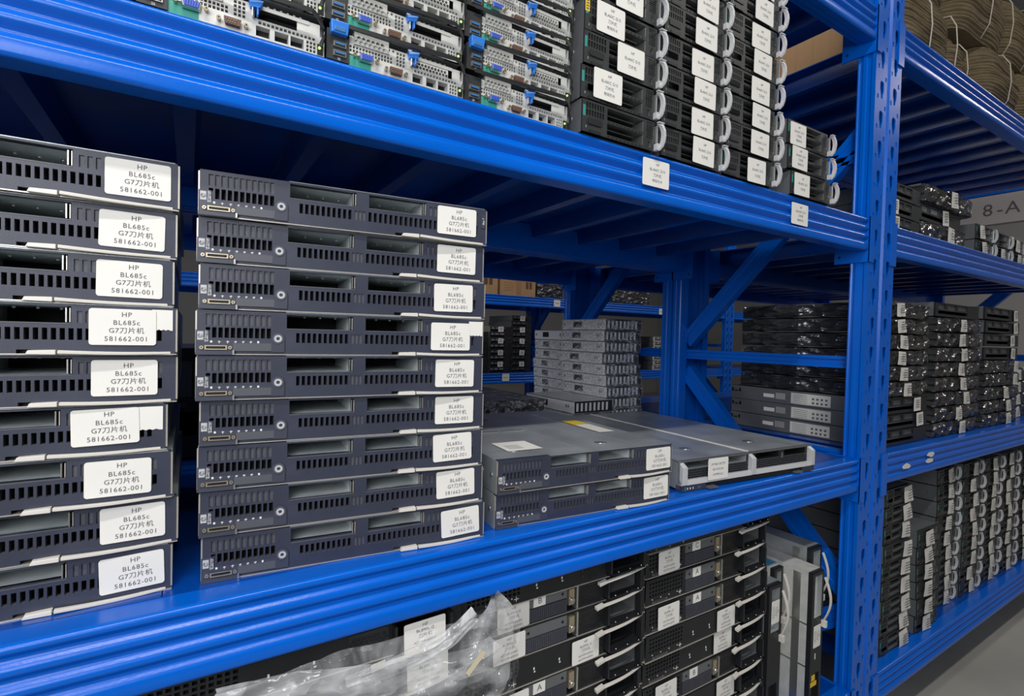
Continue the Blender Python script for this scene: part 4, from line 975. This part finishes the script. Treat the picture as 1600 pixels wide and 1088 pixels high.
bale((.69, .05, zt+.225), .46, .50, .24, 5, 'upper tied bale of brown cloth above the narrow roll', 0, .03)
bale((1.33, .05, zt), .42, .50, .25, 6, 'tied bale of brown cloth last in the row on the top shelf', 0, .03)
bale((1.18, .06, zt+.255), .46, .48, .25, 7, 'tied bale of brown cloth stacked over the last two bales', 0, .03)
b = MB(); b.box(.176, .186, .075, .60, ZT+.0012, ZT+.62, 'cardboard')
for k in range(9): b.box(.1755, .1765, .1+k*.055, .101+k*.055, ZT+.02, ZT+.6, 'cardboard_tape')
o = b.build('cardboard_sheet'); tag(o, 'tan cardboard sheet standing between the upright and the cloth bales', 'cardboard')
# ================================================================== FILM-WRAPPED STACKS ON THE REAR RACK
gR = 'small film-wrapped chassis on the rear rack'
def small_unit(loc, W, D, H, label, seed, wrapped=True, rz=0.):
    t = thing('wrapped_chassis', label, 'server', loc, rz, gR)
    b = MB(); b.box(0, W, 0, D, .0006, H, 'silver_side')
    x = -.0006
    b.box(x, 0, D*.52, D*.72, H*.25, H*.78, 'recess_dark')
    for yy in (.1, .14, .93): b.box(x, 0, D*yy, D*yy+.005, H*.4, H*.65, 'recess_dark')
    b.box(x, 0, 0, D, H*.93, H, 'bright_steel'); b.build('case', t)
    hs = [(.008+i*W/9, .008+i*W/9+W/16, H*.15, H*.85, .01, 'strip_metal', 'recess_dark') for i in range(8)]
    b = MB(); b.plate(0, W, .001, H, -.002, hs, 'charcoal'); b.build('front_panel', t)
    if wrapped:
        bm = bag_mesh(W+.008, D+.008, H+.0005, seed, .0035, 'wrap_film'); bm.v = [(x_-.004, y_-.006, min(H+.0006, max(z_, .0004))) for x_, y_, z_ in bm.v]; bm.build('plastic_wrap', t)
    return t
ux = -.232; uh = .0415
upn = ['lowest', 'second up', 'third up', 'fourth up', 'fifth up', 'sixth up', 'seventh up', 'eighth up', 'topmost']
for i in range(9):
    small_unit((ux+[.012, .010, .012, .010, 0, -.012, -.004, -.004, -.002][i]-.004, .765+(i % 2)*.004, .0062+i*(uh+.0008)), .182, .262, uh, f'silver-sided chassis in cling film, {upn[i]} of the taller stack', 100+i)
for i in range(8):
    small_unit((-.196+((i*3) % 4)*.003-.004, 1.060, .0062+i*(uh+.0008)), .182, .225, uh, f'silver-sided chassis in cling film, {upn[i] if i < 7 else "topmost"} of the shorter stack behind', 120+i, i != 7)
for i, (x, y, z, w_, d_) in enumerate([(-.415, .722, .0062, .176, .30), (-.412, .722, .0062+uh+.001, .176, .30)]):
    small_unit((x, y, z), w_, d_, uh, f'flat chassis in cling film lying before the stacks, {["lower", "upper"][i]} one', 140+i, i == 0)
rackmount((-.80, .735, .0062), .30, .050, .40, 'film-wrapped box behind the low pair, lower one', gR, True, 150, None, film_m='wrap_film')
rackmount((-.77, .735, .060), .24, .045, .40, 'film-wrapped box behind the low pair, upper one', gR, True, 151, None, film_m='wrap_film')
rackmount((-1.62, .76, .0062), .17, .26, .42, 'dark equipment box glimpsed between the two tall stacks', gR, False, 153, None)
# ================================================================== RACK ACROSS THE NEXT AISLE
Y3 = 3.0
rack(Y3, 'of the rack across the next aisle', 'rack across the aisle', [(-3.4, -1.15, 'first bay'), (-1.0, 1.33, 'second bay'), (1.48, 3.6, 'third bay'), (3.75, 5.9, 'fourth bay')])
for x, nm in ((1.33, 'second'), (3.6, 'third'), (-1.15, 'first')): upright(x, Y3, f'{nm} blue upright of the rack across the next aisle', 'uprights across the aisle')
gF = 'dark servers on the rack across the aisle'
fn = 0
for c, (x, n, w_) in enumerate([(.36, 7, .19), (.565, 8, .2), (.78, 10, .2), (1.55, 6, .3), (2.0, 8, .3), (2.5, 7, .3), (3.0, 6, .3)]):
    for i in range(n):
        rackmount((x+(i % 2)*.006, Y3+.05, .0012+i*.049), w_, .047, .4, f'small {"pale" if c == 5 else "dark"} server, {["lowest","second up","third up","fourth up","fifth up","sixth up","seventh up","eighth up","ninth up","tenth up"][i]} in the {["first","second","third","fourth","fifth","sixth","seventh"][c]} pile across the aisle', gF, False, fn, w_*.5 if i % 2 else None, front='node_steel' if c == 5 else 'black_plastic', case=['strip_metal', 'lip_steel'][c % 2 if c < 3 else 0]); fn += 1
def carton(loc, W, D, H, label):
    t = thing('carton', label, 'cardboard box', loc, 0, 'cartons on the rack across the aisle')
    b = MB(); b.box(0, W, 0, D, 0, H, 'cardboard'); b.build('box', t)
    b = MB(); b.box(W*.45, W*.58, -.001, 0, .001, H-.001, 'cardboard_tape'); b.build('packing_tape', t)
    b = MB()
    for k in range(4): b.box(W*.1, W*.35, -.001, 0, H*(.3+.14*k), H*(.3+.14*k)+.004, 'cardboard_tape')
    for k in range(2): b.box(W*(.72+.1*k), W*(.79+.1*k), -.001, 0, H*.45, H*.85, 'serial_brown')
    b.build('printed_marks', t)
carton((.16, Y3+.03, ZU+.001), .46, .4, .17, 'tan carton half hidden behind the middle stack, across the aisle')
carton((.645, Y3+.03, ZU+.001), .355, .4, .145, 'tan carton with printed lines and tape across the aisle')
rackmount((1.02, Y3+.03, ZU+.001), .27, .12, .4, 'dark wrapped bundle beside the cartons across the aisle', gF, True, 200, None)
rackmount((1.9, Y3+.03, ZU+.001), .5, .14, .4, 'glossy wrapped bundle on the upper shelf in the middle bay across the aisle', gF, True, 201, None)
for i, (x, z) in enumerate(((1.215, .612), (.43, .02-.055), (.7, -.035), (2.55, .6))):
    t = thing('shelf_label', f'small white label on a blue beam across the aisle, {["beside the far upright", "first on the lower beam", "second on the lower beam", "in the middle bay"][i]}', 'label', (x, Y3-.001, z))
    b = MB(); b.box(-.035, .035, -.0006, 0, -.03, .03, 'paper'); b.build('paper_card', t); b = MB(); b.box(-.02, .02, -.001, -.0006, -.002, .002, 'ink'); b.build('printed_text', t)
# sign on the end wall
t = thing('aisle_sign', 'long white board with grey hand lettering on the end wall', 'sign', (7.95, 2.40, 2.04))
b = MB(); b.box(0, .03, -2.2, 0, 0, .40, 'board_white'); b.build('sign_board', t)
for key, yy in (('sign8', -.42), ('signdash', -.55), ('signA', -.68)):
    b = MB(); me = TXT[key]; b.v = [(-.002, yy-v.co.x, .19+v.co.y) for v in me.vertices]; b.m('marker_grey')
    for p in me.polygons: b.f.append(tuple(p.vertices)); b.mi.append(0); b.sm.append(False)
    b.build('letter', t)
t = thing('light_batten', 'thin white light batten above the lettered board on the end wall', 'lamp', (7.9, 2.45, 2.54))
b = MB(); b.box(0, .05, -2.4, 0, .02, .05, 'board_white'); b.build('housing', t)
b = MB(); b.tube([(.02, -2.35, .012), (.02, -.05, .012)], .012, 10, 'tube_glow'); b.build('lamp_tube', t)
t = thing('wall_beam', 'blue steel beam running along the end wall between board and batten', 'beam', (7.95, 2.45, 2.45))
b = MB(); b.box(0, .03, -2.5, 0, 0, .07, 'blue_paint'); b.build('beam_rail', t)

# torn paper remnants on the second bay's middle beam
rr = random.Random(9)
for i, (x, z) in enumerate(((.463, -.0310), (.456, -.0510), (.289, -.0500))):
    b = MB(); n = 12; P = [((.019+.009*rr.random())*math.cos(2*PI*k/n)*(1.2), (.006+.004*rr.random())*math.sin(2*PI*k/n)) for k in range(n)]
    b.polyplate(P, [], 0, .0004, 'paper_dim', 'paper_dim', None)
    for k in range(n): (a, c), (d, e) = P[k], P[(k+1) % n]; b.face([(a,0,c),(a,.0006,c),(d,.0006,e),(d,0,e)], 'paper_dim')
    o = b.build('paper_remnant', None, (x, -.0007, z)); tag(o, 'torn white remnant of a paper label on the middle beam past the post', 'label remnant', 'torn label remnants on the beam')
